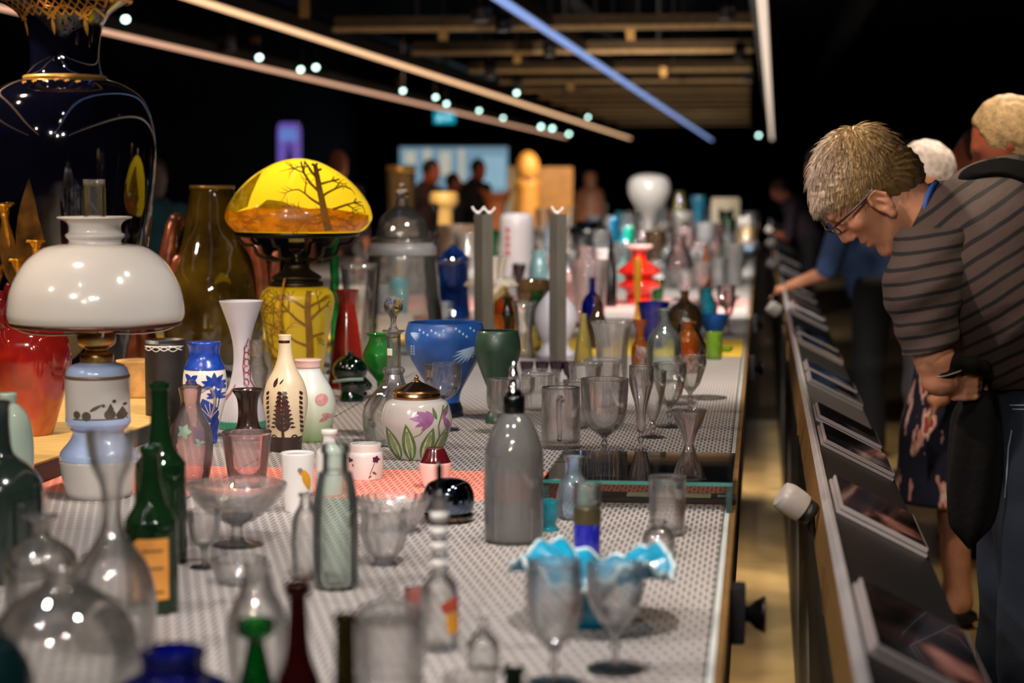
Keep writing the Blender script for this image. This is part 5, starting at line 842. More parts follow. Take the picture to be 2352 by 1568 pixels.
# ================================================================ people
class SDF:
    """a smooth union of rounded shapes on a grid, turned into one continuous skin"""
    def __init__(s, lo, hi, h):
        s.lo = np.array(lo, float); s.h = h; s.n = np.ceil((np.array(hi)-s.lo)/h).astype(int)+1; s.v = np.full(s.n, 1e3, np.float32)
        s.ax = [s.lo[i]+h*np.arange(s.n[i]) for i in range(3)]
    def _box(s, lo, hi):
        i0 = np.clip(np.floor((np.array(lo)-s.lo)/s.h).astype(int), 0, s.n-1); i1 = np.clip(np.ceil((np.array(hi)-s.lo)/s.h).astype(int)+1, 1, s.n)
        sl = tuple(slice(a, b) for a, b in zip(i0, i1)); return sl, [s.ax[i][sl[i]].reshape([-1 if j == i else 1 for j in range(3)]) for i in range(3)]
    def _put(s, sl, d, k, op):
        a = s.v[sl]
        if op == 'add':
            if k > 0: hh = np.clip(.5+.5*(a-d)/k, 0, 1); s.v[sl] = a*(1-hh)+d*hh-k*hh*(1-hh)
            else: s.v[sl] = np.minimum(a, d)
        elif op == 'sub':
            if k > 0: hh = np.clip(.5-.5*(a+d)/k, 0, 1); s.v[sl] = a*(1-hh)-d*hh+k*hh*(1-hh)
            else: s.v[sl] = np.maximum(a, -d)
    def cap(s, a, b, ra, rb=None, k=8, op='add'):
        rb = ra if rb is None else rb; a = np.array(a, float); b = np.array(b, float); m = max(ra, rb)+k*2+s.h*3
        sl, (X, Y, Z) = s._box(np.minimum(a, b)-m, np.maximum(a, b)+m)
        d = b-a; L = max((d*d).sum(), 1e-9); t = np.clip(((X-a[0])*d[0]+(Y-a[1])*d[1]+(Z-a[2])*d[2])/L, 0, 1)
        s._put(sl, np.sqrt((X-a[0]-t*d[0])**2+(Y-a[1]-t*d[1])**2+(Z-a[2]-t*d[2])**2)-(ra+(rb-ra)*t), k, op)
    def chain(s, pts, rs, k=8, op='add'):
        for i in range(len(pts)-1): s.cap(pts[i], pts[i+1], rs[i], rs[i+1], k, op)
    def ell(s, c, r, k=8, op='add', axes=None):
        c = np.array(c, float); r = np.array(r, float); m = r.max()+k*2+s.h*3; sl, (X, Y, Z) = s._box(c-m, c+m); X, Y, Z = X-c[0], Y-c[1], Z-c[2]
        if axes is None: q = [X, Y, Z]
        else: q = [X*e[0]+Y*e[1]+Z*e[2] for e in axes]
        k0 = np.sqrt(sum((q[i]/r[i])**2 for i in range(3))); k1 = np.sqrt(sum((q[i]/r[i]**2)**2 for i in range(3)))+1e-9
        s._put(sl, k0*(k0-1)/k1, k, op)
    def clip(s, fn):
        X, Y, Z = [s.ax[i].reshape([-1 if j == i else 1 for j in range(3)]) for i in range(3)]; s.v = np.maximum(s.v, fn(X, Y, Z)).astype(np.float32)
    def disp(s, fn):
        X, Y, Z = [s.ax[i].reshape([-1 if j == i else 1 for j in range(3)]) for i in range(3)]; s.v = (s.v+fn(X, Y, Z)).astype(np.float32)
    def mesh(s):
        v = s.v; ins = v < 0; nx, ny, nz = [k-1 for k in v.shape]
        off = [(i, j, k) for i in (0, 1) for j in (0, 1) for k in (0, 1)]; C = {o: v[o[0]:o[0]+nx, o[1]:o[1]+ny, o[2]:o[2]+nz] for o in off}
        cnt_in = sum((C[o] < 0).astype(np.int8) for o in off); act = (cnt_in > 0) & (cnt_in < 8); idx = np.argwhere(act); ids = -np.ones(act.shape, np.int64); ids[act] = np.arange(len(idx))
        acc = np.zeros((len(idx), 3)); num = np.zeros(len(idx)); cv = {o: C[o][act].astype(float) for o in off}
        for o in off:
            for ax in range(3):
                if o[ax] == 0:
                    o2 = list(o); o2[ax] = 1; o2 = tuple(o2); a, b = cv[o], cv[o2]; m = (a < 0) != (b < 0); t = np.where(m, a/np.where(m, a-b, 1), 0)
                    p = np.array(o, float)[None]+np.zeros((len(idx), 3)); p[:, ax] += t; acc[m] += p[m]; num[m] += 1
        P = s.lo+(idx+acc/np.maximum(num, 1)[:, None])*s.h; F_ = []
        for ax in range(3):
            b, c = (ax+1) % 3, (ax+2) % 3; sl0 = [slice(1, -1)]*3; sl0[ax] = slice(0, -1); sl1 = [slice(1, -1)]*3; sl1[ax] = slice(1, None)
            a0, a1 = ins[tuple(sl0)], ins[tuple(sl1)]; e = np.argwhere(a0 != a1); flip = a0[tuple(e.T)]
            off_ = np.ones(3, int); off_[ax] = 0; e = e+off_
            def cell(db, dc): q = e.copy(); q[:, b] -= db; q[:, c] -= dc; return ids[tuple(q.T)]
            Q = np.stack([cell(1, 1), cell(0, 1), cell(0, 0), cell(1, 0)], 1); Q[~flip] = Q[~flip][:, ::-1]; F_.append(Q)
        return P, np.concatenate(F_)
def sdf_obj(name, S, mat, parent, tf):
    P, Fc = S.mesh(); me = bpy.data.meshes.new(name); me.from_pydata(tf(P).tolist(), [], Fc.tolist()); me.update()
    return link(name, me, mat, parent)
def fix_normals(o):
    bm = bmesh.new(); bm.from_mesh(o.data); bmesh.ops.recalc_face_normals(bm, faces=bm.faces[:]); bm.to_mesh(o.data); bm.free()
def skin(name, c): return pm(name, c, .5, var=.14, scale=22, sss=.12, bump=.08, bscale=220)
SKIN = skin('skin_warm', '#c98d6c')
# ---------------------------------------------------------------- the bending man
def stripes(name, base, dark, ax, period, width, phase=0):
    m, n, l = newmat(name); b = n['Principled BSDF']; tc = n.new('ShaderNodeTexCoord'); d = n.new('ShaderNodeVectorMath'); d.operation = 'DOT_PRODUCT'; d.inputs[1].default_value = ax; l.new(tc.outputs['Object'], d.inputs[0])
    nz = n.new('ShaderNodeTexNoise'); nz.inputs['Scale'].default_value = 9; l.new(tc.outputs['Object'], nz.inputs['Vector'])
    ma = n.new('ShaderNodeMath'); ma.operation = 'MULTIPLY_ADD'; ma.inputs[1].default_value = .012; l.new(nz.outputs['Fac'], ma.inputs[0]); l.new(d.outputs['Value'], ma.inputs[2])
    dv = n.new('ShaderNodeMath'); dv.operation = 'DIVIDE'; dv.inputs[1].default_value = period; l.new(ma.outputs[0], dv.inputs[0]); ad = n.new('ShaderNodeMath'); ad.inputs[1].default_value = phase+100; l.new(dv.outputs[0], ad.inputs[0])
    fr = n.new('ShaderNodeMath'); fr.operation = 'FRACT'; l.new(ad.outputs[0], fr.inputs[0]); r = n.new('ShaderNodeValToRGB'); l.new(fr.outputs[0], r.inputs[0]); e = r.color_ramp.elements
    e[0].position = 0; e[0].color = c4(base); e[1].position = 1-width-.04; e[1].color = c4(base); q = e.new(1-width); q.color = c4(dark); q = e.new(.98); q.color = c4(dark)
    n2 = n.new('ShaderNodeTexNoise'); n2.inputs['Scale'].default_value = 260; l.new(tc.outputs['Object'], n2.inputs['Vector']); mx = n.new('ShaderNodeMix'); mx.data_type = 'RGBA'; mx.blend_type = 'MULTIPLY'; mx.inputs['Factor'].default_value = .5; l.new(r.outputs[0], mx.inputs['A']); l.new(n2.outputs['Color'], mx.inputs['B'])
    l.new(mx.outputs['Result'], b.inputs['Base Color']); b.inputs['Roughness'].default_value = .85
    bp = n.new('ShaderNodeBump'); bp.inputs['Strength'].default_value = .35; bp.inputs['Distance'].default_value = .02; n3 = n.new('ShaderNodeTexNoise'); n3.inputs['Scale'].default_value = 14; l.new(tc.outputs['Object'], n3.inputs['Vector']); l.new(n3.outputs['Fac'], bp.inputs['Height']); l.new(bp.outputs[0], b.inputs['Normal'])
    return m
k = K('person', 'man in striped brown polo shirt and jeans bending over the rail', 'person', 2345, 2067, z=0)
S_ = k.s; tfm = lambda P: np.stack([(P[:, 0]-k.cx)/S_, P[:, 2]/S_, (k.by-P[:, 1])/S_], 1)
FX = np.array([-.55, .835, 0]); DX = np.array([.835, .55, 0]); EAR = np.array([1990, 470, 0.]); WX = np.array([0, 0, 1.])
hd = lambda f, d, w=0: EAR+FX*f+DX*d+WX*w
HA = [FX, DX, WX]
B = SDF((1835, 290, -270), (2440, 940, 230), 4.0)
B.ell(hd(-24, -62), (106, 94, 76), 4, axes=HA)                                  # skull
B.ell(hd(34, -8), (54, 84, 58), 22, axes=HA); B.ell(hd(40, 40), (42, 46, 44), 16, axes=HA)
for sg in (-1, 1): B.cap(hd(-6, 40, sg*50), hd(66, 76, sg*14), 20, 17, 16); B.ell(hd(56, -18, sg*40), (24, 22, 20), 14, axes=HA); B.ell(hd(94, -3, sg*11), (9, 7, 8), 5, axes=HA)
B.cap(hd(80, -72, -36), hd(80, -72, 36), 12, 12, 10); B.cap(hd(86, -56, 0), hd(103, -14, 0), 9, 12, 7); B.ell(hd(72, 76, 0), (19, 18, 24), 12, axes=HA)
B.ell(hd(82, 22, 0), (12, 8, 24), 6, axes=HA); B.ell(hd(80, 38, 0), (12, 9, 22), 5, axes=HA); B.ell(hd(96, 30, 0), (10, 2.6, 26), 3, 'sub', axes=HA); B.cap(hd(88, 6, -30), hd(66, 46, -44), 3, 3, 6, 'sub')
for sg in (-1, 1): B.ell(hd(92, -48, sg*32), (17, 13, 19), 8, 'sub', axes=HA); B.ell(hd(70, -47, sg*31), (14, 12, 14), 2, axes=HA); B.cap(hd(82, -56, sg*44), hd(86, -56, sg*20), 3.5, 3.5, 4)
for sg in (-1, 1):                                                              # ears
    B.ell(hd(0, -4, sg*78), (20, 34, 9), 5, axes=HA); B.ell(hd(6, 28, sg*77), (10, 12, 8), 5, axes=HA)
    B.ell(hd(4, -6, sg*88), (11, 22, 8), 4, 'sub', axes=HA); B.chain([hd(-8, 20, sg*84), hd(-19, -10, sg*86), hd(-10, -34, sg*86), hd(8, -36, sg*85), hd(17, -18, sg*83)], [4, 5, 5, 5, 4], 3); B.chain([hd(2, -22, sg*82), hd(-6, 2, sg*84), hd(2, 16, sg*83)], [4, 4, 3], 3)
B.chain([hd(-36, 40), (2075, 500, 0), (2140, 545, 0)], [66, 66, 84], 20); B.cap((2150, 560, 0), (2330, 680, 0), 96, 150, 30)
B.chain([(2062, 630, -130), (2078, 720, -160), (2088, 800, -168), (2104, 846, -160), (2160, 866, -126)], [52, 48, 43, 38, 26], 10); B.ell((2176, 864, -116), (30, 34, 22), 8)
B.chain([(2150, 610, 130), (2165, 780, 100), (2200, 880, 0), (2205, 878, -70)], [50, 44, 34, 26], 10)
for y0, r in ((846, 9.5), (861, 9.5), (876, 9), (890, 8)): B.chain([(2198, y0-2, -116), (2182, y0-1, -146), (2160, y0, -152), (2136, y0+2, -140)], [r, r, r*.95, r*.8], 2.5)
B.chain([(2192, 840, -128), (2166, 836, -152), (2146, 846, -162)], [12, 10.5, 8.5], 3)
body = sdf_obj('body', B, SKIN, k.e, tfm); fix_normals(body)
EYE = pm('eye_white', '#d9cdc4', .15, var=.03)
def hairmat(name):
    m, n, l = newmat(name); b = n['Principled BSDF']; tc = n.new('ShaderNodeTexCoord'); sx = n.new('ShaderNodeSeparateXYZ'); l.new(tc.outputs['Object'], sx.inputs[0]); nz = n.new('ShaderNodeTexNoise'); nz.inputs['Scale'].default_value = 70; l.new(tc.outputs['Object'], nz.inputs['Vector'])
    ma = n.new('ShaderNodeMath'); ma.operation = 'MULTIPLY_ADD'; ma.inputs[1].default_value = .10; l.new(nz.outputs['Fac'], ma.inputs[0]); l.new(sx.outputs['X'], ma.inputs[2]); mr = n.new('ShaderNodeMapRange'); mr.inputs['From Min'].default_value = -.42; mr.inputs['From Max'].default_value = -.16; l.new(ma.outputs[0], mr.inputs[0])
    r = n.new('ShaderNodeValToRGB'); l.new(mr.outputs[0], r.inputs[0]); e = r.color_ramp.elements; e[0].color = c4('#b0a090'); e[1].color = c4('#3a2c1c'); e.new(.3).color = c4('#a88a58'); e.new(.6).color = c4('#7d6238')
    l.new(r.outputs[0], b.inputs['Base Color']); b.inputs['Roughness'].default_value = .45; return m
# hair: a shell over the skull cut along the hairline, tufted
H = SDF((1820, 270, -120), (2150, 560, 120), 3.2); H.ell(hd(-26, -70), (117, 101, 88), 4, axes=HA); H.ell(hd(-62, -8), (78, 78, 74), 24, axes=HA); H.ell(hd(50, -96), (40, 30, 54), 22, axes=HA)
def hairline(X, Y, Z):
    rx, ry = X-EAR[0], Y-EAR[1]; f = rx*FX[0]+ry*FX[1]; d = rx*DX[0]+ry*DX[1]
    g = np.interp(f, [-200, -110, -60, -34, -20, -8, 14, 36, 62, 84, 104, 130], [40, 62, 66, 40, -18, -40, -34, -56, -74, -84, -86, -88]).reshape(f.shape); return (d-g)*.8+0*Z
H.clip(hairline)
def tuft(X, Y, Z):
    rx, ry = X-EAR[0], Y-EAR[1]; f = rx*FX[0]+ry*FX[1]; d = rx*DX[0]+ry*DX[1]; a = np.arctan2(f+40, -(d+60)+1e-3)
    return 1.7*np.sin(a*34+Z*.10)+1.5*np.sin(Z*.32+a*9)+1.0*np.sin(a*71+Z*.05)+.0*X
H.disp(tuft)
HAIR = hairmat('hair_grey_blond'); hair = sdf_obj('hair', H, HAIR, k.e, tfm); fix_normals(hair)
rnd = random.Random(3); sv = []; sf = []
def strand(p0, d, L, bend, r):
    pts = []; p = Vector(p0); d = Vector(d).normalized()
    for i in range(5): pts.append(p.copy()); p += d*(L/4); d = (d+Vector(bend)*.25).normalized()
    q = [((x.x-k.cx)/S_, x.z/S_, (k.by-x.y)/S_) for x in pts]; v, f = tubemesh(q, [r/S_, r/S_, r*.9/S_, r*.6/S_, r*.2/S_], 3); o = len(sv); sv.extend(v); sf.extend([tuple(j+o for j in t) for t in f])
for _ in range(2600):
    u, vv = rnd.uniform(0, 2*math.pi), rnd.uniform(-1, 1); rr = math.sqrt(1-vv*vv); ef, ed, ew = rr*math.cos(u), rr*math.sin(u), vv
    f, d, w_ = -26+117*ef, -70+101*ed, 88*ew
    if d > np.interp(f, [-110, -60, -34, -20, -8, 14, 36, 62, 84, 104], [50, 60, 34, -24, -46, -40, -60, -78, -88, -92]): continue
    if w_ > 45: continue
    p = hd(f, d, w_); n_ = FX*ef+DX*ed+WX*ew; cr = hd(-95, -125, 0); fl = p-cr; fl = fl-n_*np.dot(fl, n_); nl = np.linalg.norm(fl)+1e-6; dr = fl/nl*.93+n_*rnd.uniform(.10, .34)+np.array([rnd.uniform(-.2, .2) for _ in range(3)])
    strand(p+n_*1.0, dr, rnd.uniform(22, 46), -n_*.5, rnd.uniform(.7, 1.3))
for _ in range(700):
    u, vv = rnd.uniform(-.7, 2.2), rnd.uniform(-1, .3); rr = math.sqrt(1-vv*vv); ef, ed, ew = rr*math.cos(u), -rr*abs(math.sin(u)), vv
    p = hd(50+46*ef, -98+34*ed, 60*ew); n_ = FX*ef+DX*ed+WX*ew; strand(p, FX*rnd.uniform(.3, .7)+DX*rnd.uniform(.3, .7)+n_*.2+WX*rnd.uniform(-.25, .1), rnd.uniform(8, 18), -n_*.4, rnd.uniform(.7, 1.2))
o = pydata('hair_strands', sv, sf, hairmat('hair_strand_blond'), k.e); o['kind'] = 'stuff'
# shirt, sleeve
T = SDF((1990, 330, -300), (2560, 960, 300), 5.0)
T.cap((2150, 545, 0), (2305, 640, 0), 126, 246, 20); T.cap((2305, 640, 0), (2400, 800, 0), 246, 190, 30); T.ell((2290, 520, -30), (130, 140, 215), 40); T.ell((2085, 610, -110), (85, 80, 80), 30); T.ell((2330, 430, 60), (160, 66, 150), 40)
sx_ = lambda X, Y, Z: -((X-2240)*.26+(Y-886)*.97)*-1+0*Z
T.clip(lambda X, Y, Z: (X-2240)*.26+(Y-890)*.97+0*Z); T.clip(lambda X, Y, Z: -((X-2080)*.9+(Y-488)*.42)+np.minimum(0, (Y-560))*0-8+0*Z)
T.disp(lambda X, Y, Z: 5*np.sin((X*.6-Y*.5)*.045+Z*.01)*np.clip((Y-620)/200, 0, 1)+3*np.sin((X*.3+Y*.9)*.06)*np.clip((Y-680)/150, 0, 1))
shirt = sdf_obj('shirt', T, stripes('shirt_stripe', '#4e3e37', '#060404', (.60, 0, -.80), .029, .26), k.e, tfm); fix_normals(shirt)
SL_ = SDF((1930, 520, -300), (2240, 830, 20), 4.0); SL_.chain([(2104, 588, -90), (2064, 655, -148), (2082, 800, -166)], [98, 82, 58], 18); SL_.clip(lambda X, Y, Z: (X-2028)*.28+(Y-797)*.96+0*Z); SL_.disp(lambda X, Y, Z: 2.5*np.sin(Y*.09+X*.05)+0*Z)
o = sdf_obj('sleeve', SL_, stripes('sleeve_stripe', '#4e3f3a', '#060404', (.17, 0, -.985), .027, .25), k.e, tfm); fix_normals(o)
# strap and lanyard
ST = SDF((2140, 330, -330), (2480, 760, 60), 4.0); ST.chain([(2196, 420, -20), (2236, 390, -90), (2290, 400, -160), (2352, 470, -215), (2430, 600, -250), (2470, 700, -250)], [30, 34, 36, 38, 38, 36], 8)
T2 = SDF((2140, 330, -330), (2480, 760, 60), 4.0); T2.cap((2150, 545, 0), (2305, 640, 0), 138, 258, 20); T2.cap((2305, 640, 0), (2400, 800, 0), 258, 202, 30); T2.ell((2290, 520, -30), (142, 152, 227), 40); T2.ell((2330, 430, 60), (172, 78, 162), 40)
ST.v = np.maximum(ST.v, T2.v); o = sdf_obj('bag_strap', ST, pm('black_webbing', '#030202', .95, var=.4, scale=60, spec=.1), k.e, tfm); fix_normals(o)
k.tube('lanyard', pm('lanyard_blue', '#1d4f9c', .6, var=.2), [(2118, 424, -20), (2098, 440, -58), (2084, 470, -76), (2082, 500, -74)], 6.5)
# spectacles
gp = lambda f, d, w: tuple(hd(f, d, w)); SPEC = pm('spectacle_black', '#0d0d0f', .3)
for sg in (-1, 1):
    k.tube('spectacle_arm', SPEC, [gp(-16, -38, sg*88), gp(10, -40, sg*88), gp(60, -50, sg*84), gp(100, -58, sg*66)], 2.6)
    k.tube('spectacle_rim', SPEC, [gp(102, -58, sg*64), gp(108, -59, sg*36), gp(110, -57, sg*12), gp(109, -44, sg*11), gp(107, -38, sg*26), gp(102, -38, sg*56), gp(100, -46, sg*65)], 1.7, closed=True, n=2)
    k.ell('eyeball', EYE, gp(74, -47, sg*31), (11, 11, 11))
k.tube('spectacle_bridge', SPEC, [gp(110, -56, -12), gp(114, -58, 0), gp(110, -56, 12)], 2)
# jeans and shoes
J = SDF((2200, 820, -260), (2560, 2075, 260), 9.0); J.ell((2400, 930, 0), (150, 120, 190), 20)
for sg in (-1, 1): J.chain([(2372, 940, sg*88), (2350, 1180, sg*92), (2345, 1500, sg*92), (2352, 2010, sg*92)], [118, 100, 84, 66], 24)
J.clip(lambda X, Y, Z: -((X-2260)*.17+(Y-882)*.98)+0*Z); J.disp(lambda X, Y, Z: 2.5*np.sin(Y*.03+X*.02+Z*.02))
m = pm('denim', '#0a1727', .8, var=.5, scale=5, bump=.15, bscale=300); o = sdf_obj('jeans', J, m, k.e, tfm); fix_normals(o)
STI = pm('denim_stitch', '#7f8b99', .8)
jp = [(118, 900), (118, 960), (112, 1050), (100, 1180), (92, 1340), (84, 1500)]
for pts in ([(2258, 906), (2290, 902), (2330, 899), (2370, 898)], [(2262, 914), (2300, 910), (2370, 906)], [(2284, 962), (2320, 962), (2370, 962)], [(2284, 970), (2320, 970), (2370, 970)], [(2284, 962), (2292, 1010), (2300, 1060), (2318, 1100), (2352, 1124), (2370, 1128)], [(2300, 1040), (2325, 1058), (2370, 1062)], [(2262, 960), (2258, 1000), (2258, 1100), (2260, 1200)]):
    q = k.decal('stitching', STI, jp, ribbon(pts, 2.0), off=4, x=2362); q.location.y = -88/S_
for sg in (-1, 1):
    q = k.ell('shoe', pm('shoe_black', '#0e0d0c', .5), (2310, 2040, sg*92), (130, 34, 46)); 
# black jacket hanging from his hands
def loft(kk, part, mat, rows, fold=0, nf=7, seg=36, ph=0, parent=None):
    v = []; f = []
    for i, (y, xc, a, wc, b) in enumerate(rows):
        for j in range(seg):
            th = 2*math.pi*j/seg; g = 1+fold*math.sin(nf*th+ph+i*.15); v.append(kk.P(xc+a*g*math.cos(th), y, wc+b*g*math.sin(th)))
    for i in range(len(rows)-1):
        for j in range(seg): j2 = (j+1) % seg; f.append((i*seg+j, i*seg+j2, (i+1)*seg+j2, (i+1)*seg+j))
    f.append(tuple(range(seg))); f.append(tuple(range((len(rows)-1)*seg, len(rows)*seg))[::-1])
    o = pydata(part, v, f, mat, parent or kk.e); fix_normals(o); return o
JK = pm('jacket_black', '#050404', .85, var=.35, scale=25, bump=.2, bscale=60, spec=.2)
kj = K('jacket', 'black zipped jacket draped over the bending man\'s forearm', 'jacket', 2215, 1700, z=.38); kj.cx, kj.by, kj.s = k.cx, k.by, k.s; kj.e.location = k.e.location
q = sm([(880, 2206, 30, -112, 20), (930, 2194, 50, -116, 24), (1010, 2192, 58, -120, 28), (1100, 2188, 58, -120, 28), (1170, 2184, 48, -120, 24), (1205, 2184, 22, -120, 16), (1228, 2184, 3, -120, 4)], 4)
loft(kj, 'jacket_body', JK, q, .10, 5); D_ = SDF((2080, 760, -260), (2280, 930, -20), 4.0); D_.chain([(2112, 782, -150), (2124, 812, -180), (2166, 816, -180), (2200, 826, -150)], [22, 22, 17, 18], 10); D_.ell((2108, 836, -190), (24, 10, 18), 10)
D_.clip(lambda X, Y, Z: -((X-2090)*.55+(Y-855)*-.0)-((Y-790)*.3)*0-12+0*Z); o = sdf_obj('jacket_fold', D_, JK, kj.e, tfm); fix_normals(o)
kj.tube('zip', pm('zip_teeth', '#8c8577', .4, .6), [(2088, 840, -204), (2110, 836, -206), (2140, 826, -204)], 1.6); kj.tube('zip', MATS['zip_teeth'], [(2206, 1020, -148), (2202, 1090, -148), (2196, 1150, -144)], 1.3)
# ---------------------------------------------------------------- other visitors
def visitor(label, X, Y, height, rz, lean, hands, top, low, hairc, skinc='#c08463', dress=None, legskin=False, long_hair=False, res=.016, bald=False, headdown=.0, group=None, shorts=False):
    e = empty('person', (X, Y, 0), rz); tag(e, label, 'person', group); u = height/1.75
    def up(p):
        x, y, z = p; hz = .95; y2 = y*math.cos(lean)-(z-hz)*math.sin(lean); z2 = hz+y*math.sin(lean)*1+(z-hz)*math.cos(lean); return np.array((x, y2, z2))*u
    lo = np.array((-.45, -.95, 0)); hi = np.array((.45, .5, 1.95)); tf = lambda P: P
    S1 = SDF(lo, hi, res); hc = up((0, -.03, 1.63)); ax = [np.array((1., 0, 0)), np.array((0, math.cos(lean+headdown), math.sin(lean+headdown))), np.array((0, -math.sin(lean+headdown), math.cos(lean+headdown)))]
    hp = lambda x, y, z: hc+(ax[0]*x+ax[1]*y+ax[2]*z)*u
    S1.ell(hc, (.075*u, .095*u, .115*u), .02, axes=ax); S1.ell(hp(0, -.045, -.07), (.052*u, .05*u, .06*u), .03, axes=ax); S1.cap(hp(0, -.095, .0), hp(0, -.112, -.03), .012, .016, .012); S1.cap(hp(-.03, -.09, .025), hp(.03, -.09, .025), .014, .014, .012); S1.ell(hp(0, -.092, -.065), (.026, .012, .012), .008, axes=ax)
    for sg in (-1, 1): S1.ell(hp(sg*.078, .005, -.01), (.01, .02, .032), .006, axes=ax)
    S1.cap(up((0, .01, 1.56)), up((0, .02, 1.44)), .055*u, .06*u, .03); S1.cap(up((0, .02, 1.38)), up((0, .02, 1.0)), .12*u, .12*u, .04)
    sh = [up((sg*.19, .02, 1.40)) for sg in (-1, 1)]
    arms = []
    for sg, t, s0 in zip((-1, 1), hands, sh):
        t = np.array(t)*1.0; mid = (s0+t)/2; L = np.linalg.norm(t-s0); a = .31*u; hgt = math.sqrt(max(a*a-(L/2)**2, 0)); el = mid+np.array((sg*.35, .25, -.9))/1.03*hgt; arms.append((s0, el, t))
        S1.chain([s0, el, t], [.05*u, .042*u, .03*u], .02); dr = (t-el)/np.linalg.norm(t-el); pm_ = t+dr*.05; S1.ell(pm_, (.03, .045, .024), .012, axes=None)
        for q in range(4): S1.cap(pm_+np.array(((q-1.5)*.015, 0, 0)), pm_+dr*.085+np.array(((q-1.5)*.018, 0, -.02)), .009, .007, .004)
        S1.cap(pm_+np.array((-sg*.02, 0, 0)), pm_+dr*.045+np.array((-sg*.05, 0, -.005)), .011, .008, .006)
    for sg in (-1, 1): S1.chain([np.array((sg*.09, .02, .92))*u, np.array((sg*.095, 0, .5))*u, np.array((sg*.10, .03, .1))*u, np.array((sg*.10, -.02, .05))*u], [.085*u, .055*u, .04*u, .045*u], .03)
    b = sdf_obj('body', S1, skin('skin_'+skinc[1:], skinc), e, tf); fix_normals(b)
    S2 = SDF(lo, hi, res); S2.chain([up((0, .02, 1.42)), up((0, .02, 1.15)), up((0, .02, .92))], [.12*u, .15*u, .15*u], .05); S2.ell(up((0, .02, 1.36)), (.22*u, .12*u, .12*u), .05, axes=ax)
    for s0, el, t in arms: S2.chain([s0, s0+(el-s0)*.95], [.072*u, .06*u], .03)
    S2.clip(lambda A, B_, C_: .86*u-C_+0*A+0*B_); o = sdf_obj('top', S2, top, e, tf); fix_normals(o)
    S3 = SDF(lo, hi, res); zl = (dress if dress else .06)
    if dress: S3.chain([np.array((0, .02, .98))*u, np.array((0, .01, .7))*u, np.array((0, 0, dress))*u], [.15*u, .19*u, .21*u], .04)
    else:
        for sg in (-1, 1): S3.chain([np.array((sg*.07, .02, .95))*u, np.array((sg*.095, 0, .5))*u, np.array((sg*.10, .03, .08))*u], [.12*u, .085*u, .065*u], .04)
    zl = .55 if shorts else zl
    S3.clip(lambda A, B_, C_: zl*u-C_+0*A+0*B_); S3.clip(lambda A, B_, C_: C_-1.0*u+0*A+0*B_); o = sdf_obj('dress_skirt' if dress else ('shorts' if shorts else 'trousers'), S3, low, e, tf); fix_normals(o)
    if not bald:
        S4 = SDF(hc-.32, hc+.32, res*.6); S4.ell(hp(0, .02, .028), (.086*u, .102*u, .108*u), .01, axes=ax)
        if long_hair: S4.chain([hp(0, .05, .02), hp(0, .085, -.12), hp(0, .09, -.22)], [.09, .085, .06], .04)
        S4.clip(lambda A, B_, C_: -((A-hc[0])*0+(B_-hc[1])*ax[1][1]+(C_-hc[2])*ax[1][2])-.055*u+np.minimum(0, 0*A)); 
        S4.disp(lambda A, B_, C_: .002*np.sin(A*190+C_*30)+.0015*np.sin(B_*150+C_*20)+.001*np.sin(A*330+B_*120)+0*C_); o = sdf_obj('hair', S4, pm('hair_'+hairc[1:], hairc, .6, var=.3, scale=60, bump=.4, bscale=160), e, tf); fix_normals(o)
    for sg in (-1, 1):
        bm = bmesh.new(); bmesh.ops.create_uvsphere(bm, u_segments=16, v_segments=10, radius=1); bmesh.ops.transform(bm, matrix=Matrix.Translation((sg*.10*u, -.05, .045)) @ Matrix.Diagonal((.05, .14, .045, 1)), verts=bm.verts); me = bpy.data.meshes.new('shoe'); bm.to_mesh(me); bm.free(); link('shoe', me, MATS['shoe_black'], e)
    return e
BLK = pm('cloth_black', '#0c0b0e', .85, var=.3, scale=12); PURP = pm('cloth_plum', '#30202e', .85, var=.3, scale=10); BLUC = pm('cloth_blue', '#3b5684', .85, var=.25, scale=10); TEALC = pm('cloth_teal', '#0f4552', .8, var=.3, scale=8); GREYC = pm('cloth_grey', '#2a2830', .85, var=.3, scale=10); WARMC = pm('cloth_brown', '#2c1a18', .85, var=.3, scale=10)
def floral():
    m, n, l = newmat('navy_floral'); b = n['Principled BSDF']; tc = n.new('ShaderNodeTexCoord'); mp = n.new('ShaderNodeMapping'); mp.inputs['Scale'].default_value = (13, 13, 5); mp.inputs['Rotation'].default_value = (0, .5, .3); l.new(tc.outputs['Object'], mp.inputs[0])
    nz = n.new('ShaderNodeTexNoise'); nz.inputs['Scale'].default_value = 1.6; nz.inputs['Detail'].default_value = 3; l.new(mp.outputs[0], nz.inputs['Vector']); r = n.new('ShaderNodeValToRGB'); l.new(nz.outputs['Fac'], r.inputs[0]); e = r.color_ramp.elements; r.color_ramp.interpolation = 'CONSTANT'
    e[0].color = c4('#10142b'); e[1].position = .56; e[1].color = c4('#c98a80'); q = e.new(.61); q.color = c4('#dcc0b4'); q = e.new(.67); q.color = c4('#a8402f'); l.new(r.outputs[0], b.inputs['Base Color']); b.inputs['Roughness'].default_value = .85; return m
FLOR = floral()
dn = lambda x, y=-.05, z=.85: (x, y, z)
FL_ = -math.pi/2
visitor('visitor in black with a blue sleeve resting one hand on the rail', .60, 11.2, 1.76, FL_, .35, (dn(-.26), (.12, -.44, .95)), BLUC, BLK, '#2b2320', headdown=.2)
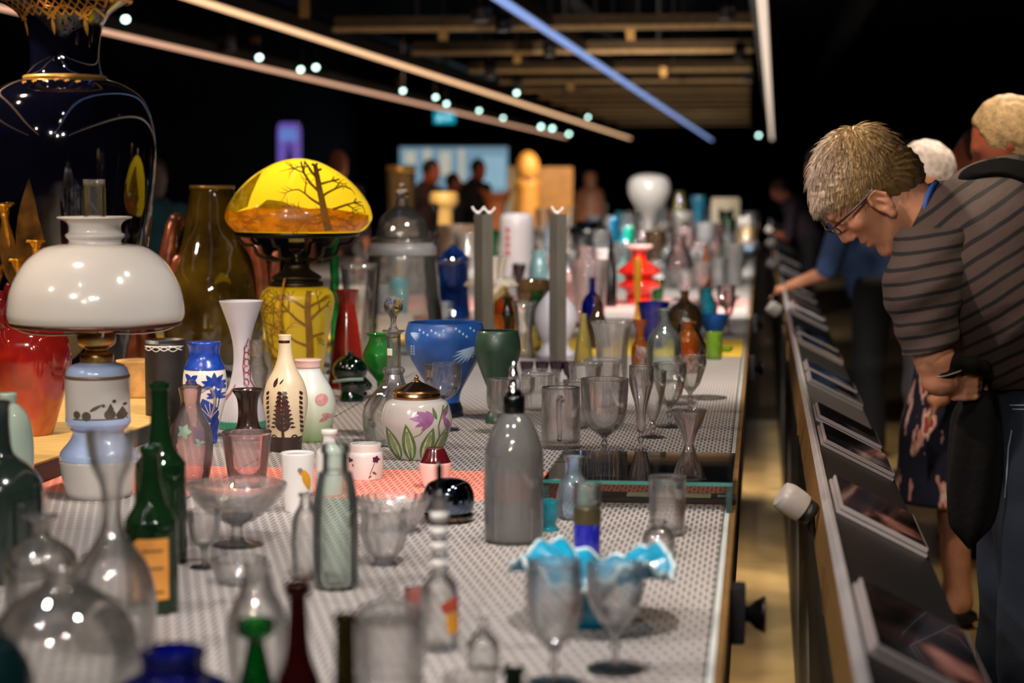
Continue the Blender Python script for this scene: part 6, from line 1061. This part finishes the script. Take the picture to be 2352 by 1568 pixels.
visitor('visitor in a dark plum shirt leaning both arms on the far rail', .52, 22.5, 1.62, FL_, .5, ((-.15, -.38, .95), (.15, -.38, .95)), PURP, BLK, '#3a231a', skinc='#a8604c', res=.022, headdown=.1)
visitor('white-haired visitor in a navy floral dress behind the man', .66, 6.95, 1.66, FL_, .12, (dn(-.27), dn(.27)), FLOR, FLOR, '#d2c6c2', dress=.45, headdown=.35)
visitor('brown-haired visitor in grey behind the white-haired one', .93, 8.3, 1.74, FL_, .05, (dn(-.27), dn(.27)), GREYC, BLK, '#4b2c1c', skinc='#a85a45')
visitor('blond long-haired visitor in black shorts beside the white-haired one', .94, 6.45, 1.80, FL_, .22, (dn(-.27), dn(.27)), BLK, BLK, '#b79a6e', legskin=True, long_hair=True, shorts=True, skinc='#a8583f', headdown=.3)
visitor('reddish-haired visitor close behind the bending man', .96, 5.35, 1.58, FL_, .1, (dn(-.25), dn(.25)), GREYC, BLK, '#b08a72')
visitor('visitor in grey trousers farther along the rail aisle', .80, 10.0, 1.72, FL_, .1, (dn(-.27), dn(.27)), BLK, pm('cloth_palegrey', '#8f8b90', .85), '#3a2a22')
visitor('bald visitor standing beyond the table, under the trouser sign', -3.66, 17, 1.80, .7, .0, (dn(-.27), dn(.27)), PURP, BLK, '#30201a', skinc='#b06a48', bald=True, res=.02)
visitor('dark-haired visitor in brown before the projection screen', -3.62, 21.2, 1.76, 1.0, .15, (dn(-.27), dn(.27)), WARMC, BLK, '#17100f', skinc='#a4553a', res=.022)
visitor('short dark-haired visitor in grey before the projection screen', -3.70, 23.4, 1.62, 1.2, .1, (dn(-.27), dn(.27)), GREYC, BLK, '#140e0e', skinc='#8f4a36', res=.024)
visitor('dark-haired visitor in black before the projection screen', -3.62, 25, 1.80, .9, .1, (dn(-.27), dn(.27)), BLK, BLK, '#1a110f', skinc='#a85035', res=.024)
visitor('visitor in a teal shirt behind the big black vase', -3.72, 11.9, 1.66, .6, .05, (dn(-.27), dn(.27)), TEALC, BLK, '#2b2320', skinc='#7a6a66', res=.018)
